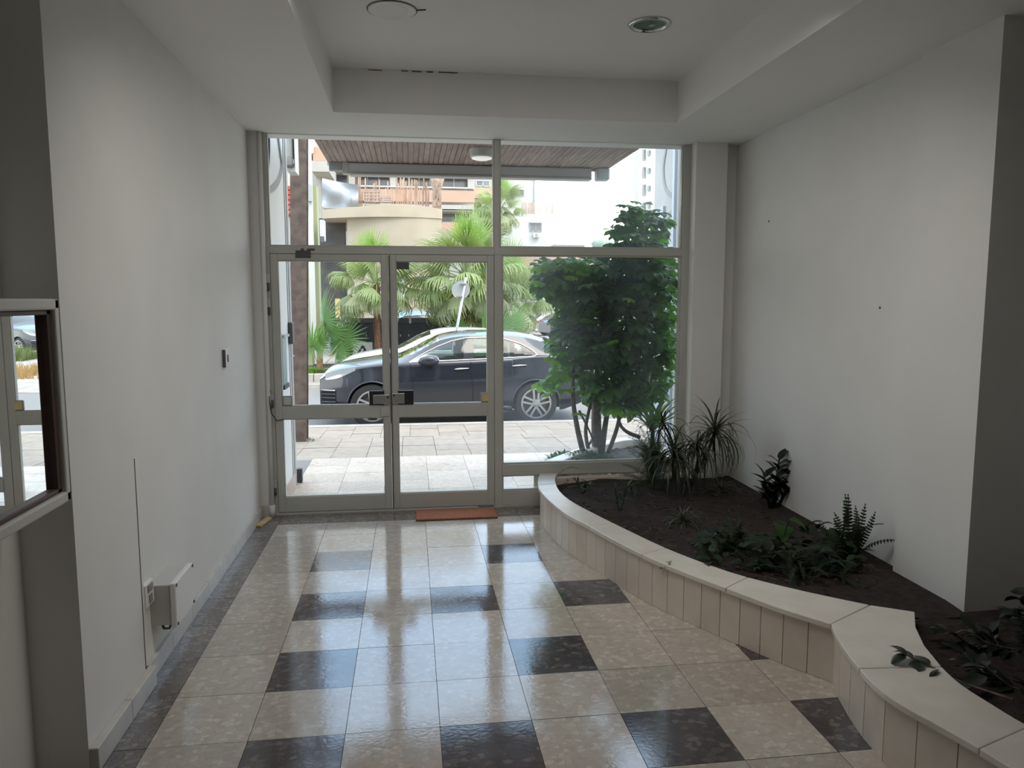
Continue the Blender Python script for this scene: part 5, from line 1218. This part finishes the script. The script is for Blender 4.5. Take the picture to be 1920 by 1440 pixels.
for (px, py, me, s) in ((1562, 960, 0, .8), (1598, 928, 0, 1), (1605, 945, 0, .9), (1638, 950, 0, 1.0), (1668, 985, 1, .95), (1685, 1028, 1, .9), (1580, 980, 0, .9), (1620, 975, 0, .9), (1545, 990, 1, .8), (1530, 1010, 1, .8), (1560, 1010, 1, .8), (1625, 1060, 2, .8), (1590, 990, 1, .9), (1575, 1090, 2, .8), (1640, 1000, 1, .8), (1540, 1060, 2, .8), (1610, 960, 0, .85), (1570, 970, 0, .7), (1600, 1080, 2, .7), (1650, 1040, 1, .8), (1615, 935, 0, 1), (1588, 945, 0, 1), (1652, 965, 0, 1), (1572, 1000, 0, 1), (1552, 985, 0, 1), (1606, 990, 0, 1), (1630, 1020, 0, 1), (1595, 1030, 1, 1), (1560, 1040, 1, 1), (1520, 1040, 1, 1), (1630, 990, 0, 1)):
    tgt = PY(px, py, B.y+rnd.uniform(-.12, .16)); tgt = PX(px, py, 2.565) if tgt.x > 2.565 else tgt; d = tgt-B; az = math.atan2(d.y, d.x); rl = math.pi/2-az if me == 0 else rnd.uniform(-.4, .4); el = math.atan2(d.z, math.hypot(d.x, d.y)); s_ = d.length/(.36 if me == 0 else .31)
    inst('frond', FN[me], sf, orient(az, el+(0 if me == 0 else R(35)), rl, Vector((rnd.uniform(-.03, .03), rnd.uniform(-.03, .03), 0)), min(1.15, max(.35, s_))))
f2 = thing('sword_fern', 'shorter pale tipped fern left of the broad leaved plant', 'fern', on_soil(1372, 1030)); B = f2.location
for i in range(28):
    inst('frond', FN[1 if i % 3 else 0], f2, orient(i*2.4, R(rnd.uniform(20, 75)), rnd.uniform(-.3, .3), Vector((rnd.uniform(-.06, .06), rnd.uniform(-.05, .05), 0)), rnd.uniform(.45, .8)))
f3 = thing('low_fern', 'low spreading fern hidden in shade along the cream cap', 'fern', on_soil(1520, 1075)); B = f3.location
for i in range(34): inst('frond', FN[2 if i % 2 else 1], f3, orient(i*2.4, R(rnd.uniform(25, 75)), rnd.uniform(-.3, .3), Vector((rnd.uniform(-.16, .16), rnd.uniform(-.08, .08), 0)), rnd.uniform(.45, .8)))
HL = [meshleaf('heart_leaf', MT['l_brt'], L=.14, wmax=.06, el=0, droop=R(50), seg=7, shape=heart), meshleaf('heart_leaf_b', MT['l_mid'], L=.11, wmax=.042, el=0, droop=R(60), seg=7, shape=heart), meshleaf('oval_leaf', MT['l_fern'], L=.12, wmax=.032, el=0, droop=R(70), seg=6, shape=ovate)]
hp = thing('arrowhead_plant', 'plant with a bright broad heart shaped leaf mid planter', 'plant', on_soil(1462, 1035)); B = hp.location
for (px, py, me, s, az) in ((1466, 985, 0, 1.0, -1.9), (1480, 975, 0, .8, -.6), (1436, 1002, 1, 1, 3.0), (1440, 1020, 1, .9, -2.4), (1500, 985, 1, .7, .2), (1425, 1030, 2, 1, 3.3), (1455, 1050, 2, 1.1, -1.6), (1480, 1030, 2, 1, -.9), (1410, 1050, 1, .8, -2.6), (1366, 1058, 1, .9, -2.2), (1400, 1062, 2, 1, -2.0), (1446, 1075, 2, 1.1, -1.7), (1500, 1060, 2, 1.0, -1)):
    c = PY(px, py, B.y+rnd.uniform(-.1, .08)); MB().tube([B, B.lerp(c, .6)+Vector((0, 0, .02)), c], .003, 5).build('petiole', MT['l_mid'], hp)
    inst('leaf', HL[me], hp, orient(az, R(-5), rnd.uniform(-.4, .4), c-B, s))
ul = thing('underplanting', 'mixed low leafy plants in the shade along the planter edge', 'plant', on_soil(1420, 1055)); B = ul.location
for i in range(150):
    p = on_soil(1420+rnd.uniform(-100, 190), 1050+rnd.uniform(-35, 25)); 
    if p.x > 2.5: continue
    inst('leaf', HL[2], ul, orient(rnd.uniform(0, 6.28), R(rnd.uniform(10, 70)), rnd.uniform(-.5, .5), p-B+Vector((0, 0, rnd.uniform(0, .11))), rnd.uniform(.5, 1.0)))
dl = MB().add(*pathleaf(.10, .022, R(25), R(-40), 6, ovate, .6)).build('dry_leaf', MT['dry'], smooth=True); dl.location = PZ(1236, 1068, .225); dl.rotation_euler = (R(20), 0, R(-30)); tag(dl, 'single pale curled dry leaf on the soil by the cap', 'leaf')
lm = MB(); vr = random.Random(77)
for i in range(900):
    px, py = vr.uniform(1050, 1640), vr.uniform(895, 1120); p = PZ(px, py, .214)
    if p.x > 2.55 or p.y > 5.8: continue
    ii = min(I1, key=lambda c: abs(c.y-p.y)); 
    if p.x < ii.x+.03: continue
    v, f = pathleaf(vr.uniform(.02, .05), .006, vr.uniform(-.1, .3), .5, 3, ovate, .3); M = orient(vr.uniform(0, 6.28), 0, vr.uniform(-1, 1), p+Vector((0, 0, vr.uniform(0, .012)))); lm.add([M @ Vector(q_) for q_ in v], f)
o = lm.build('leaf_litter', mat('leaf_litter', (.035, .024, .017), (.11, .08, .055), 40, .9)); tag(o, 'scattered dead leaf litter over the planter soil', 'leaf litter', kind='stuff')
# ---- right planter shrub with twig over the cap
sh = thing('pointed_leaf_shrub', 'dark shrub with pointed leaves in the near right planter', 'shrub', (2.45, 2.62, .2)); B = sh.location
PL = [meshleaf('pointed_leaf', MT['l_dark'], L=.095, wmax=.017, el=0, droop=R(30), seg=6, shape=ovate), meshleaf('pointed_leaf_b', MT['l_dark'], L=.085, wmax=.024, el=0, droop=R(40), seg=6, shape=ovate)]
def twig(path, n, big=0, s=1):
    C = catmull([Vector(p) for p in path], 4); MB().tube(C, [.005-.003*i/(len(C)-1) for i in range(len(C))], 5).build('twig', MT['bark'], sh, smooth=True)
    for i in range(n):
        t = .25+.75*i/max(1, n-1); k_ = min(len(C)-2, int(t*(len(C)-1))); d = C[k_+1]-C[k_]; az = math.atan2(d.y, d.x)
        inst('leaf', PL[big], sh, orient(az+(.9 if i % 2 else -.9)+rnd.uniform(-.3, .3), R(rnd.uniform(-15, 40)), rnd.uniform(-.5, .5), C[k_]-B, s*rnd.uniform(.75, 1.15)))
g1 = [PZ(1900, 1312, .30), PY(1800, 1278, 2.42), PY(1742, 1248, 2.50), PY(1690, 1224, 2.55)]
twig(g1, 11, 1, 1.15)
for path, n in (([(2.4, 2.75, .2), PY(1830, 1215, 2.75), PY(1760, 1172, 2.8)], 13), ([(2.5, 2.7, .2), PY(1850, 1205, 2.72), PY(1812, 1175, 2.78)], 11), ([(2.5, 2.7, .2), PY(1880, 1220, 2.7), PY(1855, 1178, 2.75)], 9), ([(2.6, 2.7, .2), PY(1930, 1200, 2.7), PY(1900, 1150, 2.7)], 9), ([(2.4, 2.5, .2), PY(1860, 1270, 2.5), PY(1800, 1215, 2.62)], 12), ([(2.35, 2.4, .2), PY(1900, 1290, 2.4), PY(1840, 1240, 2.5)], 12)):
    twig(path, n)
for i in range(34):
    a = vr.uniform(0, 6.28); r = vr.uniform(.05, .38); tip = Vector((B.x+.12+r*math.cos(a), B.y-.15+r*.8*math.sin(a), .2+vr.uniform(.08, .30))); ii = min(I2, key=lambda c: abs(c.y-tip.y))
    if tip.x < ii.x+.05: tip.x = ii.x+.08
    twig([(tip.x*.4+B.x*.6+.05, tip.y*.4+B.y*.6-.05, .2), tuple(Vector((B.x, B.y, .2)).lerp(tip, .6)+Vector((0, 0, .05))), tuple(tip)], 6, i % 2)
print('objects', len(bpy.data.objects))
